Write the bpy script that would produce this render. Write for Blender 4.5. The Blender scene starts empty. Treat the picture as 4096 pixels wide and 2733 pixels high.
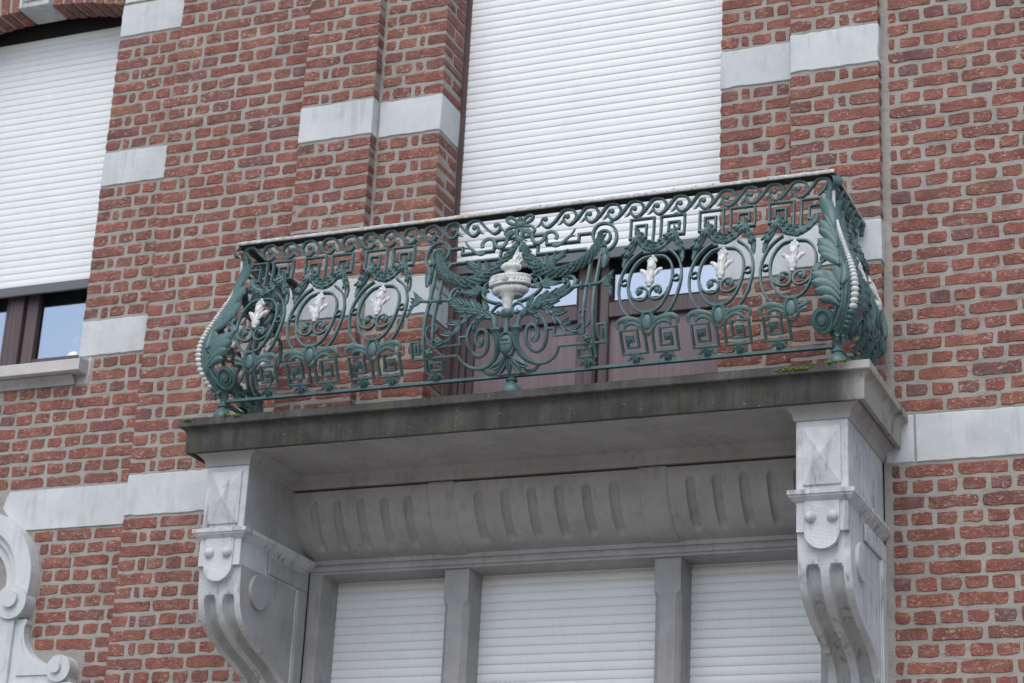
import bpy, math, random
from mathutils import Vector, Matrix
random.seed(11)
sc = bpy.context.scene
COL = sc.collection

# ------------------------------------------------------------------ camera
cam_d = bpy.data.cameras.new('camera')
cam = bpy.data.objects.new('camera', cam_d)
COL.objects.link(cam)
CR = Vector((0.9243, 0.3786, 0.0475)); CD = Vector((-0.0904, 0.3381, -0.9368)); CF = Vector((-0.3708, 0.8616, 0.3467))
m3 = Matrix((CR, -CD, -CF)).transposed()
cam.matrix_world = Matrix.Translation((3.00622, -7.52321, -2.57786)) @ m3.to_4x4()
cam_d.lens = 71.907
cam_d.sensor_width = 36.0
cam_d.sensor_fit = 'HORIZONTAL'
cam_d.clip_start = 0.1
cam_d.clip_end = 2000.0
cam_d.dof.use_dof = True
cam_d.dof.focus_distance = 7.75
cam_d.dof.aperture_fstop = 4.5
sc.camera = cam

# ------------------------------------------------------------------ sky, sun, exposure
SUN_ELEV, SUN_AZ = 55.0, 5.0          # degrees; azimuth measured from straight out of the facade, + to the right
world = bpy.data.worlds.new('World')
sc.world = world
world.use_nodes = True
wn = world.node_tree.nodes; wl = world.node_tree.links
wn.clear()
sky = wn.new('ShaderNodeTexSky')
sky.sky_type = 'NISHITA'
sky.sun_disc = False
sky.sun_elevation = math.radians(SUN_ELEV)
sky.sun_rotation = math.radians(180.0 - SUN_AZ)
sky.altitude = 0.0
sky.air_density = 1.0
sky.dust_density = 2.4
sky.ozone_density = 1.0
bg = wn.new('ShaderNodeBackground')
bg.inputs['Strength'].default_value = 0.15
wo = wn.new('ShaderNodeOutputWorld')
wl.new(sky.outputs[0], bg.inputs[0]); wl.new(bg.outputs[0], wo.inputs[0])
sun_d = bpy.data.lights.new('sun', 'SUN')
sun_d.energy = 0.8
sun_d.angle = math.radians(50.0)
sun_d.color = (0.975, 0.99, 0.985)
sun = bpy.data.objects.new('sun', sun_d)
COL.objects.link(sun)
e, a = math.radians(SUN_ELEV), math.radians(SUN_AZ)
to_sun = Vector((math.sin(a) * math.cos(e), -math.cos(a) * math.cos(e), math.sin(e)))
sun.rotation_euler = to_sun.to_track_quat('Z', 'Y').to_euler()
sun.location = (3, -9, 9)
sc.view_settings.view_transform = 'Standard'
sc.view_settings.look = 'None'
sc.view_settings.exposure = 0.56
sc.view_settings.gamma = 1.0
sc.view_settings.use_curve_mapping = False

# ------------------------------------------------------------------ materials
def new_mat(name, rough=0.8):
    m = bpy.data.materials.new(name); m.use_nodes = True
    nt = m.node_tree
    b = nt.nodes['Principled BSDF']
    b.inputs['Roughness'].default_value = rough
    return m, nt, b
class G:
    """small node-graph helper"""
    def __init__(s, nt): s.nt = nt; s.n = nt.nodes; s.l = nt.links; s.pos = None
    def geo(s):
        if s.pos is None: s.pos = s.n.new('ShaderNodeNewGeometry').outputs['Position']
        return s.pos
    def scaled(s, sx, sy, sz):
        mp = s.n.new('ShaderNodeMapping'); mp.inputs['Scale'].default_value = (sx, sy, sz)
        s.l.new(s.geo(), mp.inputs['Vector']); return mp.outputs[0]
    def noise(s, scale, detail=3.0, rough=0.55, vec=None, out='Fac', dist=0.0):
        t = s.n.new('ShaderNodeTexNoise'); t.inputs['Scale'].default_value = scale
        t.inputs['Detail'].default_value = detail; t.inputs['Roughness'].default_value = rough
        t.inputs['Distortion'].default_value = dist
        s.l.new(vec if vec is not None else s.geo(), t.inputs['Vector']); return t.outputs[out]
    def ramp(s, fac, stops, interp='LINEAR'):
        r = s.n.new('ShaderNodeValToRGB'); cr = r.color_ramp; cr.interpolation = interp
        while len(cr.elements) < len(stops): cr.elements.new(0.5)
        for el, (p, c) in zip(cr.elements, stops):
            el.position = p; el.color = (c, c, c, 1) if isinstance(c, (int, float)) else (*c, 1)
        s.l.new(fac, r.inputs[0]); return r.outputs[0]
    def mix(s, fac, a, b, mode='MIX'):
        m = s.n.new('ShaderNodeMix'); m.data_type = 'RGBA'; m.blend_type = mode
        for sock, val in ((m.inputs[0], fac), (m.inputs[6], a), (m.inputs[7], b)):
            if isinstance(val, (int, float)): sock.default_value = val
            elif isinstance(val, tuple): sock.default_value = (*val, 1)
            else: s.l.new(val, sock)
        return m.outputs[2]
    def math(s, op, a, b=0.0, clamp=False):
        m = s.n.new('ShaderNodeMath'); m.operation = op; m.use_clamp = clamp
        for sock, val in ((m.inputs[0], a), (m.inputs[1], b)):
            if isinstance(val, (int, float)): sock.default_value = val
            else: s.l.new(val, sock)
        return m.outputs[0]
    def sep(s, vec):
        x = s.n.new('ShaderNodeSeparateXYZ'); s.l.new(vec, x.inputs[0]); return x.outputs
    def bump(s, h, strength, dist, bsdf):
        b = s.n.new('ShaderNodeBump'); b.inputs['Strength'].default_value = strength
        b.inputs['Distance'].default_value = dist
        s.l.new(h, b.inputs['Height']); s.l.new(b.outputs[0], bsdf.inputs['Normal'])
    def color(s, c, bsdf): s.l.new(c, bsdf.inputs['Base Color'])

def mat_brick():
    m, nt, b = new_mat('brick', 0.92); g = G(nt)
    oi = nt.nodes.new('ShaderNodeObjectInfo').outputs['Random']
    base = g.ramp(oi, [(0.0, (.235, .092, .070)), (.14, (.290, .108, .078)), (.30, (.262, .094, .068)), (.44, (.215, .090, .076)), (.56, (.300, .114, .080)),
                       (.68, (.262, .102, .074)), (.80, (.178, .094, .088)), (.90, (.268, .098, .072)), (.96, (.285, .130, .082)), (1.0, (.205, .086, .070))])
    big = g.noise(14.0, 4.0, .6)
    tone = g.ramp(big, [(.26, .62), (.5, 1.0), (.74, 1.28)])
    c = g.mix(.12, g.mix(1.0, base, tone, 'MULTIPLY'), (.20, .15, .125))
    pat = g.noise(9.0, 2.0, .5, vec=g.scaled(1, 1, 2.2))
    c = g.mix(g.ramp(pat, [(.56, 0.0), (.72, .55)]), c, (.17, .072, .066))
    fine = g.noise(130.0, 4.0, .65)
    c = g.mix(g.ramp(fine, [(.34, .7), (.47, 0.0)]), c, (.080, .036, .031))
    fl = g.noise(66.0, 4.0, .65, dist=.8, vec=g.scaled(.75, 1, 1.35))
    fl2 = g.noise(5.0, 2.0, .5)
    mask = g.math('MULTIPLY', g.ramp(fl, [(.565, 0.0), (.625, 1.0)]), g.ramp(fl2, [(.34, .15), (.55, 1.0)]))
    c = g.mix(g.math('MULTIPLY', mask, .72), c, (.50, .35, .29))
    smear = g.ramp(g.noise(17.0, 5.0, .75, vec=g.scaled(.6, 1, 1.6)), [(.58, 0.0), (.70, .55)])
    c = g.mix(smear, c, (.30, .255, .225))
    sp = nt.nodes.new('ShaderNodeTexVoronoi'); sp.inputs['Scale'].default_value = 70.0
    nt.links.new(g.geo(), sp.inputs['Vector'])
    c = g.mix(g.math('MULTIPLY', g.ramp(sp.outputs['Distance'], [(.07, 1.0), (.13, 0.0)]), g.ramp(g.noise(21.0, 1.0), [(.52, 0.0), (.58, .75)])), c, (.60, .46, .38))
    g.color(c, b)
    h = g.math('ADD', g.math('MULTIPLY', fine, .8), g.noise(42.0, 5.0, .7))
    g.bump(h, 1.0, .007, b)
    b.inputs['Specular IOR Level'].default_value = .25
    return m
def mat_mortar():
    m, nt, b = new_mat('mortar', .95); g = G(nt)
    n = g.noise(7.0, 4.0, .6)
    c = g.ramp(n, [(.25, (.255, .238, .210)), (.5, (.322, .302, .270)), (.75, (.372, .350, .316))])
    st = g.noise(24.0, 5.0, .65, vec=g.scaled(.5, .5, 2.5))
    c = g.mix(g.ramp(st, [(.30, .5), (.48, 0.0)]), c, (.155, .145, .13))
    g.color(c, b)
    g.bump(g.math('ADD', g.noise(170.0, 3.0), g.noise(45.0, 3.0)), .55, .0035, b)
    b.inputs['Specular IOR Level'].default_value = .2
    return m
def mat_stone(name, lo, hi, tool='v', grime=.25, streak=True):
    """tooled bluestone; tool = direction of the fine chisel lines"""
    m, nt, b = new_mat(name, .85); g = G(nt)
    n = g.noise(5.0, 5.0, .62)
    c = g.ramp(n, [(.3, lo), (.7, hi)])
    fleck = g.noise(95.0, 2.0, .5)
    c = g.mix(g.ramp(fleck, [(.62, 0.0), (.70, .10)]), c, tuple(min(1, v * 1.35) for v in hi))
    if grime:
        if streak:
            s = g.noise(34.0, 4.0, .6, vec=g.scaled(1, 1, .10))
            s3 = g.ramp(g.noise(6.0, 3.0, .6), [(.42, 0.0), (.58, 1.0)])
            c = g.mix(g.math('MULTIPLY', g.math('MULTIPLY', g.ramp(s, [(.50, 0.0), (.62, 1.0)]), s3), grime), c, tuple(v * .42 for v in lo))
        s2 = g.noise(3.2, 5.0, .7)
        c = g.mix(g.math('MULTIPLY', g.ramp(s2, [(.52, 0.0), (.72, 1.0)]), grime * .8), c, tuple(v * .55 for v in lo))
    g.color(c, b)
    w = nt.nodes.new('ShaderNodeTexWave'); w.wave_type = 'BANDS'
    w.bands_direction = 'X' if tool == 'v' else 'Z'
    w.inputs['Scale'].default_value = 62.0; w.inputs['Distortion'].default_value = 1.2; w.inputs['Detail'].default_value = 2.0
    nt.links.new(g.geo(), w.inputs['Vector'])
    h = g.math('ADD', g.math('MULTIPLY', w.outputs['Fac'], .45), g.math('ADD', g.noise(120.0, 3.0), g.noise(18.0, 4.0)))
    g.bump(h, .35, .003, b)
    b.inputs['Specular IOR Level'].default_value = .3
    return m
def mat_slab():
    m, nt, b = new_mat('weathered_slab_stone', .9); g = G(nt)
    n = g.noise(6.0, 6.0, .65)
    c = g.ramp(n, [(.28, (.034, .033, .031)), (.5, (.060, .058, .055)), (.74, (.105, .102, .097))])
    alg = g.ramp(g.noise(5.0, 5.0, .7), [(.52, 0.0), (.68, .75)])
    c = g.mix(alg, c, (.082, .088, .040))
    v = nt.nodes.new('ShaderNodeTexVoronoi'); v.inputs['Scale'].default_value = 60.0
    nt.links.new(g.geo(), v.inputs['Vector'])
    spot = g.math('MULTIPLY', g.ramp(v.outputs['Distance'], [(.10, 1.0), (.17, 0.0)]), g.ramp(g.noise(9.0, 2.0), [(.60, 0.0), (.68, 1.0)]))
    c = g.mix(g.math('MULTIPLY', spot, .8), c, (.42, .42, .30))
    v2 = nt.nodes.new('ShaderNodeTexVoronoi'); v2.inputs['Scale'].default_value = 34.0
    nt.links.new(g.geo(), v2.inputs['Vector'])
    spot2 = g.math('MULTIPLY', g.ramp(v2.outputs['Distance'], [(.07, 1.0), (.11, 0.0)]), g.ramp(g.noise(4.0, 2.0), [(.5, 0.0), (.56, 1.0)]))
    c = g.mix(g.math('MULTIPLY', spot2, .35), c, (.4, .4, .37))
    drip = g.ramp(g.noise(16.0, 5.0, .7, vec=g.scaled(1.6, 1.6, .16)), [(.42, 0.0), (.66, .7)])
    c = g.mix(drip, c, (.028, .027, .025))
    # paler washed patches, mostly on the ends of the stone
    xyz = g.sep(g.geo())
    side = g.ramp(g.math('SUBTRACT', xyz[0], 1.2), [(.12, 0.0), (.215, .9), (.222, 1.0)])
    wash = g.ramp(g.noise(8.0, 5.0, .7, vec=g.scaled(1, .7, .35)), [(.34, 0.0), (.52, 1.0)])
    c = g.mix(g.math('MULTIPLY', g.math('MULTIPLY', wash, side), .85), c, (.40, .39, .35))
    g.color(c, b)
    g.bump(g.math('ADD', g.noise(90.0, 4.0, .7), g.noise(14.0, 4.0)), .5, .004, b)
    return m
def mat_iron():
    m, nt, b = new_mat('green_iron_paint', .42); g = G(nt)
    n = g.noise(16.0, 4.0, .6)
    c = g.ramp(n, [(.3, (.050, .098, .096)), (.55, (.074, .140, .136)), (.75, (.102, .178, .172))])
    chalk = g.noise(55.0, 4.0, .65)
    c = g.mix(g.ramp(chalk, [(.56, 0.0), (.72, .4)]), c, (.150, .235, .225))
    c = g.mix(g.ramp(g.noise(33.0, 5.0, .7), [(.27, .75), (.37, 0.0)]), c, (.022, .046, .046))
    rust = g.noise(70.0, 3.0, .6)
    c = g.mix(g.ramp(rust, [(.71, 0.0), (.75, .6)]), c, (.085, .045, .03))
    g.color(c, b)
    g.bump(g.math('ADD', g.noise(140.0, 3.0), g.noise(40.0, 3.0)), .22, .003, b)
    b.inputs['Specular IOR Level'].default_value = .4
    return m
def mat_white_paint():
    m, nt, b = new_mat('white_paint', .5); g = G(nt)
    n = g.noise(40.0, 4.0, .6)
    c = g.ramp(n, [(.3, (.42, .42, .395)), (.6, (.64, .645, .62))])
    c = g.mix(g.ramp(g.noise(85.0, 3.0, .6), [(.60, 0.0), (.70, .6)]), c, (.28, .25, .19))
    g.color(c, b); g.bump(g.noise(110.0, 3.0), .3, .003, b)
    return m
def mat_rail_white():
    m, nt, b = new_mat('peeling_rail_paint', .75); g = G(nt)
    n = g.noise(50.0, 4.0, .65)
    c = g.ramp(n, [(.35, (.36, .36, .345)), (.6, (.58, .58, .565))])
    c = g.mix(g.ramp(g.noise(30.0, 5.0, .7), [(.62, 0.0), (.66, .8)]), c, (.16, .14, .11))
    c = g.mix(g.ramp(g.noise(12.0, 5.0, .75), [(.57, 0.0), (.63, .9)]), c, (.50, .40, .13))
    g.color(c, b); g.bump(g.noise(75.0, 4.0, .7), .9, .007, b)
    return m
def mat_shutter():
    m, nt, b = new_mat('shutter_plastic', .38); g = G(nt)
    n = g.noise(3.0, 3.0)
    c = g.ramp(n, [(.3, (.725, .745, .745)), (.7, (.775, .795, .795))])
    c = g.mix(g.ramp(g.noise(20.0, 5.0, .7, vec=g.scaled(1, 1, .4)), [(.55, 0.0), (.75, .16)]), c, (.42, .42, .41))
    g.color(c, b)
    return m
def mat_slots():
    m, nt, b = new_mat('shutter_slots', .5); g = G(nt)
    x = g.sep(g.geo())[0]
    d = g.ramp(g.math('FRACT', g.math('MULTIPLY', x, 45.0)), [(.0, 0.0), (.10, 1.0), (.52, 1.0), (.62, 0.0)])
    g.color(g.mix(d, (.74, .76, .77), (.60, .615, .63)), b); return m
def mat_wood(name, lo, hi, rough=.42):
    m, nt, b = new_mat(name, rough); g = G(nt)
    n = g.noise(30.0, 4.0, .6, vec=g.scaled(2.5, 2.5, .06))
    c = g.ramp(n, [(.35, lo), (.65, hi)])
    g.color(c, b); g.bump(n, .12, .002, b)
    return m
def mat_plain(name, c0, c1, rough=.7, scale=12.0, bump=.2):
    m, nt, b = new_mat(name, rough); g = G(nt)
    n = g.noise(scale, 4.0, .6)
    g.color(g.ramp(n, [(.3, c0), (.7, c1)]), b)
    if bump: g.bump(g.noise(scale * 8, 3.0), bump, .003, b)
    return m
def mat_glass():
    m = bpy.data.materials.new('window_glass'); m.use_nodes = True
    nt = m.node_tree; nt.nodes.clear()
    o = nt.nodes.new('ShaderNodeOutputMaterial'); mx = nt.nodes.new('ShaderNodeMixShader')
    gl = nt.nodes.new('ShaderNodeBsdfGlossy'); gl.inputs['Roughness'].default_value = .01
    gl.inputs['Color'].default_value = (.76, .79, .82, 1)
    tr = nt.nodes.new('ShaderNodeBsdfTransparent'); tr.inputs['Color'].default_value = (.75, .8, .82, 1)
    n = nt.nodes.new('ShaderNodeTexNoise'); n.inputs['Scale'].default_value = 2.2
    bp_ = nt.nodes.new('ShaderNodeBump'); bp_.inputs['Strength'].default_value = .03; bp_.inputs['Distance'].default_value = .02
    nt.links.new(n.outputs['Fac'], bp_.inputs['Height']); nt.links.new(bp_.outputs[0], gl.inputs['Normal'])
    mx.inputs[0].default_value = .55
    nt.links.new(tr.outputs[0], mx.inputs[1]); nt.links.new(gl.outputs[0], mx.inputs[2]); nt.links.new(mx.outputs[0], o.inputs[0])
    return m
def mat_dark_iron():
    m, nt, b = new_mat('rusty_dark_iron', .7); g = G(nt)
    c = g.ramp(g.noise(45.0, 4.0, .7), [(.35, (.016, .018, .017)), (.6, (.030, .032, .030)), (.75, (.07, .045, .03))])
    g.color(c, b); g.bump(g.noise(90.0, 3.0), .5, .003, b); return m
M = dict(
    darkiron=mat_dark_iron(),
    brick=mat_brick(), mortar=mat_mortar(),
    quoin=mat_stone('blue_limestone', (.475, .497, .503), (.595, .617, .622), 'v', .22),
    carved=mat_stone('carved_limestone', (.45, .46, .462), (.605, .615, .615), 'h', .7),
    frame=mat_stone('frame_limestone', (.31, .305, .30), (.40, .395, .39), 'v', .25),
    sill=mat_plain('sill_stone', (.42, .41, .39), (.52, .51, .49), .8, 9.0),
    slab=mat_slab(), iron=mat_iron(), white=mat_white_paint(), railwhite=mat_rail_white(),
    shutter=mat_shutter(), slots=mat_slots(),
    bar=mat_plain('grey_shutter_bar', (.105, .108, .115), (.125, .128, .136), .4, 4.0, 0),
    wood=mat_wood('brown_window_frame', (.072, .046, .045), (.110, .076, .075)),
    panel=mat_wood('mauve_door_panel', (.150, .108, .112), (.190, .140, .145), .45),
    dark=mat_plain('dark_gap', (.012, .010, .010), (.018, .015, .015), .8, 5.0, 0),
    glass=mat_glass(),
    room=mat_plain('room_plaster', (.10, .095, .09), (.13, .125, .12), .9, 2.0, 0),
    ground=mat_plain('street_paving', (.24, .21, .18), (.31, .275, .24), .9, 3.0),
    moss=mat_plain('moss', (.055, .095, .012), (.14, .19, .02), .95, 60.0, .8),
    lamp=mat_plain('white_globe', (.78, .78, .76), (.82, .82, .80), .3, 3.0, 0),
)

# ------------------------------------------------------------------ mesh helpers
class MB:
    def __init__(s): s.v = []; s.f = []
    def add(s, vs, fs):
        o = len(s.v); s.v += [tuple(p) for p in vs]; s.f += [tuple(i + o for i in f) for f in fs]
    def box(s, x0, x1, y0, y1, z0, z1, bev=0.0):
        if bev <= 0:
            vs = [(x, y, z) for z in (z0, z1) for y in (y0, y1) for x in (x0, x1)]
            s.add(vs, [(0, 2, 3, 1), (4, 5, 7, 6), (0, 1, 5, 4), (1, 3, 7, 5), (3, 2, 6, 7), (2, 0, 4, 6)])
            return
        b = bev; vs = []; ix = {}
        X = (x0, x1); Y = (y0, y1); Z = (z0, z1)
        for i in (0, 1):
            for j in (0, 1):
                for k in (0, 1):
                    sx = b if i == 0 else -b; sy = b if j == 0 else -b; sz = b if k == 0 else -b
                    for ax, p in (('x', (X[i], Y[j] + sy, Z[k] + sz)), ('y', (X[i] + sx, Y[j], Z[k] + sz)), ('z', (X[i] + sx, Y[j] + sy, Z[k]))):
                        ix[i, j, k, ax] = len(vs); vs.append(p)
        fs = []
        q = ((0, 0), (1, 0), (1, 1), (0, 1))
        for i in (0, 1):
            f = [ix[i, j, k, 'x'] for j, k in q]; fs.append(f if i else f[::-1])
            f = [ix[j, i, k, 'y'] for j, k in q]; fs.append(f[::-1] if i else f)
            f = [ix[j, k, i, 'z'] for j, k in q]; fs.append(f if i else f[::-1])
        for p in (0, 1):
            for r in (0, 1):
                sg = (p == r)
                f = [ix[p, r, 0, 'x'], ix[p, r, 0, 'y'], ix[p, r, 1, 'y'], ix[p, r, 1, 'x']]; fs.append(f if not sg else f[::-1])
                f = [ix[p, 0, r, 'x'], ix[p, 0, r, 'z'], ix[p, 1, r, 'z'], ix[p, 1, r, 'x']]; fs.append(f if sg else f[::-1])
                f = [ix[0, p, r, 'y'], ix[0, p, r, 'z'], ix[1, p, r, 'z'], ix[1, p, r, 'y']]; fs.append(f if not sg else f[::-1])
        for i in (0, 1):
            for j in (0, 1):
                for k in (0, 1):
                    f = [ix[i, j, k, c] for c in 'xyz']; fs.append(f if (i + j + k) % 2 else f[::-1])
        s.add(vs, fs)
    def grid(s, rows, closed_u=False, flip=False):
        """rows: list of equally long point lists -> quads"""
        n = len(rows[0]); vs = [p for r in rows for p in r]; fs = []
        for i in range(len(rows) - 1):
            for j in range(n if closed_u else n - 1):
                k = (j + 1) % n
                f = (i * n + j, i * n + k, (i + 1) * n + k, (i + 1) * n + j)
                fs.append(f[::-1] if flip else f)
        s.add(vs, fs)
    def lathe(s, prof, c, n=20, sy=1.0, lobes=0, la=0.0):
        rows = []
        for r, z in prof:
            rows.append([(c[0] + r * (1 + la * math.cos(lobes * t)) * math.cos(t), c[1] + sy * r * (1 + la * math.cos(lobes * t)) * math.sin(t), c[2] + z) for t in (2 * math.pi * i / n for i in range(n))])
        s.grid(rows, True)
        s.add(rows[0], [tuple(range(n))[::-1]]); s.add(rows[-1], [tuple(range(n))])
    def ball(s, c, r, n=10, k=6, sc=(1, 1, 1)):
        rows = []
        for i in range(1, k):
            ph = math.pi * i / k
            rows.append([(c[0] + sc[0] * r * math.sin(ph) * math.cos(t), c[1] + sc[1] * r * math.sin(ph) * math.sin(t), c[2] - sc[2] * r * math.cos(ph)) for t in (2 * math.pi * j / n for j in range(n))])
        o = len(s.v); s.grid(rows, True)
        b = len(s.v); s.v += [(c[0], c[1], c[2] - sc[2] * r), (c[0], c[1], c[2] + sc[2] * r)]
        t = o + (k - 2) * n
        for j in range(n):
            s.f.append((b, o + (j + 1) % n, o + j)); s.f.append((b + 1, t + j, t + (j + 1) % n))
    def tube(s, pts, radii, n=8, up=None, flat=1.0):
        """round sweep along 3D points"""
        P = [Vector(p) for p in pts]; rows = []
        for i, p in enumerate(P):
            t = (P[min(i + 1, len(P) - 1)] - P[max(i - 1, 0)]).normalized()
            a = Vector(up) if up else Vector((0, -1, 0))
            a = (a - t * a.dot(t))
            a = a.normalized() if a.length > 1e-5 else t.orthogonal().normalized()
            b = t.cross(a)
            r = radii[i] if isinstance(radii, (list, tuple)) else radii
            rows.append([p + b * (r * math.cos(q)) + a * (r * flat * math.sin(q)) for q in (2 * math.pi * j / n for j in range(n))])
        s.grid(rows, True); s.add(rows[0], [tuple(range(n))[::-1]]); s.add(rows[-1], [tuple(range(n))])
    def sweep(s, path, prof, close=False):
        """mitred sweep of a profile (offset outwards, z) along plan corners path = [(x, y, nx, ny)]"""
        rows = [[(x + o * nx, y + o * ny, z) for o, z in prof] for x, y, nx, ny in path]
        s.grid(rows, False)
        if close:
            n = len(prof); s.add(rows[0], [tuple(range(n))]); s.add(rows[-1], [tuple(range(n))[::-1]])
    def mesh(s, name, ang=38.0):
        me = bpy.data.meshes.new(name); me.from_pydata(s.v, [], s.f); me.update()
        me.shade_smooth()
        me.set_sharp_from_angle(angle=math.radians(ang))
        return me
ORIG = {}
def put(name, me, mat=None, parent=None, loc=None, rot=None, scale=None):
    o = bpy.data.objects.new(name, me)
    if mat is not None and me is not None and not me.materials: me.materials.append(M[mat] if isinstance(mat, str) else mat)
    COL.objects.link(o)
    if loc is not None: o.location = loc
    if rot is not None: o.rotation_euler = rot
    if scale is not None: o.scale = scale
    if parent is not None:
        o.parent = parent
        if parent.name in ORIG: o.matrix_parent_inverse = Matrix.Translation(-Vector(ORIG[parent.name]))
    return o
def part(mb, name, mat, parent=None, ang=38.0): return put(name, mb.mesh(name, ang), mat, parent)
def tag(o, label, cat, group=None, kind=None):
    if label: o['label'] = label
    if cat: o['category'] = cat
    if group: o['group'] = group
    if kind: o['kind'] = kind
    return o
def thing(name, loc, label, cat, group=None):
    o = bpy.data.objects.new(name, None); COL.objects.link(o); o.location = loc
    o.empty_display_size = .1
    ORIG[o.name] = tuple(loc)
    return tag(o, label, cat, group)
def cr(pts, n=6, closed=False):
    """Catmull-Rom through 2D/3D points"""
    P = [tuple(p) for p in pts]; out = []
    m = len(P); rng = m if closed else m - 1
    for i in range(rng):
        p0 = P[(i - 1) % m] if closed or i > 0 else P[0]
        p1, p2 = P[i], P[(i + 1) % m]
        p3 = P[(i + 2) % m] if closed or i + 2 < m else P[-1]
        for k in range(n):
            t = k / n
            out.append(tuple(.5 * ((2 * b) + (-a + c) * t + (2 * a - 5 * b + 4 * c - d) * t * t + (-a + 3 * b - 3 * c + d) * t ** 3) for a, b, c, d in zip(p0, p1, p2, p3)))
    if not closed: out.append(P[-1])
    return out
def lerp_tab(tab, z):
    if z <= tab[0][0]: return tab[0][1]
    for (a, b), (c, d) in zip(tab, tab[1:]):
        if z <= c: return b + (d - b) * (z - a) / (c - a)
    return tab[-1][1]

# ------------------------------------------------------------------ setting
P = 0.064                      # brick course
BH = 0.0482                    # brick height
JT = 0.0165                    # upright joint
mb = MB(); S_ = 300.0
mb.add([(-S_, -S_, -4.25), (S_, -S_, -4.25), (S_, S_, -4.25), (-S_, S_, -4.25)], [(0, 1, 2, 3)])
tag(part(mb, 'ground', 'ground'), None, None, kind='structure')
mb = MB()                      # closed rooms behind the windows
mb.box(-4.3, 3.2, 2.6, 2.7, -4.2, 3.6); mb.box(-4.3, 3.2, .47, 2.7, 3.5, 3.6); mb.box(-4.3, 3.2, .47, 2.7, -4.2, -4.1)
mb.box(-4.3, -4.2, .47, 2.7, -4.2, 3.6); mb.box(3.1, 3.2, .47, 2.7, -4.2, 3.6); mb.box(-4.3, 3.2, .5, 2.7, -.09, -.03); mb.box(-1.9, -1.8, .5, 2.7, -4.2, 3.6)
tag(part(mb, 'room_shell', 'room'), None, None, kind='structure')

# ---- bricks: rough hand-made shapes, several variants for each length, mesh data shared
def brick_mesh(l, h, d, seed):
    """front at y=0 (proud), body goes to y=+d; centred in x and z"""
    rnd = random.Random(seed)
    nx = max(2, int(round(l / .032))); nz = 2
    amp = .0032
    def edge(x, z):
        return x + rnd.uniform(-amp, amp), z + rnd.uniform(-amp, amp)
    per = [(i, 0) for i in range(nx)] + [(nx, k) for k in range(nz)] + [(nx - i, nz) for i in range(nx)] + [(0, nz - k) for k in range(nz)]
    wob = rnd.uniform(-.0022, .0022); tilt = rnd.uniform(-.0015, .0015)
    pt = {}
    for i in range(nx + 1):
        for k in range(nz + 1):
            x = -l / 2 + l * i / nx; z = -h / 2 + h * k / nz
            if i in (0, nx) or k in (0, nz):
                x, z = edge(x, z)
                if i in (0, nx) and k in (0, nz):
                    r = rnd.uniform(.0, .005); x -= math.copysign(r, x); z -= math.copysign(r * .7, z)
                if k == nz: z += wob * math.sin(3 * x / l + seed)
            pt[i, k] = (x, z)
    vs = []; idx = {}
    b = .0016
    for (i, k), (x, z) in pt.items():              # front face points, edge points drawn in a little
        if i in (0, nx): x2 = x - math.copysign(b, x)
        else: x2 = x
        z2 = z - math.copysign(b, z) if k in (0, nz) else z
        y = rnd.uniform(-.0013, .0013) + tilt * x / l
        idx[i, k] = len(vs); vs.append((x2, y, z2))
    ring = []
    for i, k in per:
        x, z = pt[i, k]
        ring.append(len(vs)); vs.append((x, .0016 + rnd.uniform(0, .0006), z))
    back = []
    for i, k in per:
        x, z = pt[i, k]; back.append(len(vs)); vs.append((x, d, z))
    fs = []
    for i in range(nx):
        for k in range(nz): fs.append((idx[i, k], idx[i + 1, k], idx[i + 1, k + 1], idx[i, k + 1]))
    n = len(per)
    for j in range(n):
        a, c = per[j], per[(j + 1) % n]
        fs.append((idx[a], ring[j], ring[(j + 1) % n], idx[c]))
        fs.append((ring[j], back[j], back[(j + 1) % n], ring[(j + 1) % n]))
    m = MB(); m.add(vs, fs)
    return m.mesh('brick', 32)
BR_CACHE = {}
def brick_data(l, d, rng):
    cls = min((.028, .04, .06, .083, .11, .14, .165, .187, .215), key=lambda c: abs(c - l))
    var = rng.randrange(9)
    key = (cls, round(d, 3), var)
    if key not in BR_CACHE:
        me = brick_mesh(cls, BH, d, hash((int(cls * 1000), int(d * 1000), var)) & 0xffff)
        me.materials.append(M['brick']); BR_CACHE[key] = me
    return BR_CACHE[key], l / cls
PROUD = .0026
def lay(parent, x, y, z, l, rng, d=.014, rot=0.0, name='brick'):
    """x,z = centre; y = face plane"""
    me, sx = brick_data(l, d, rng)
    o = bpy.data.objects.new(name, me); COL.objects.link(o); o.parent = parent
    pr = PROUD + rng.uniform(-.0012, .0014)
    zs = rng.uniform(.95, 1.06)
    if rot == 0.0:
        o.location = (x, y - pr, z + rng.uniform(-.0018, .0018))
        o.rotation_euler = (0, rng.uniform(-.012, .012), 0)
    else:                                   # face looks towards +x
        o.location = (x + pr, y, z + rng.uniform(-.0018, .0018)); o.rotation_euler = (0, 0, math.pi / 2)
    o.scale = (sx, 1.0, zs)
    return o
def course(parent, k, x0, x1, y, pat, rng, zoff=0.0, d0=.014, d1=.014, skip=None, jit=.005):
    """lay one course k from x0 to x1; pat = brick lengths from the left, the last is cut to fit"""
    z = (k + .5) * P + zoff
    x = x0; i = 0; n = len(pat)
    while x < x1 - .015:
        l = pat[i] if i < n else pat[-1 - ((i - n) % 2 if n > 1 else 0)]
        l += rng.uniform(-jit, jit)
        end = x + l
        if x1 - end < .032: end = x1
        if end > x1: end = x1
        l = end - x; cx = (x + end) / 2
        if l > .016 and not (skip and skip(cx, z, l)):
            d = d1 if end >= x1 - 1e-6 else (d0 if i == 0 else .014)
            lay(parent, cx, y, z, l, rng, d)
        x = end + JT + rng.uniform(-.003, .003); i += 1
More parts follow.
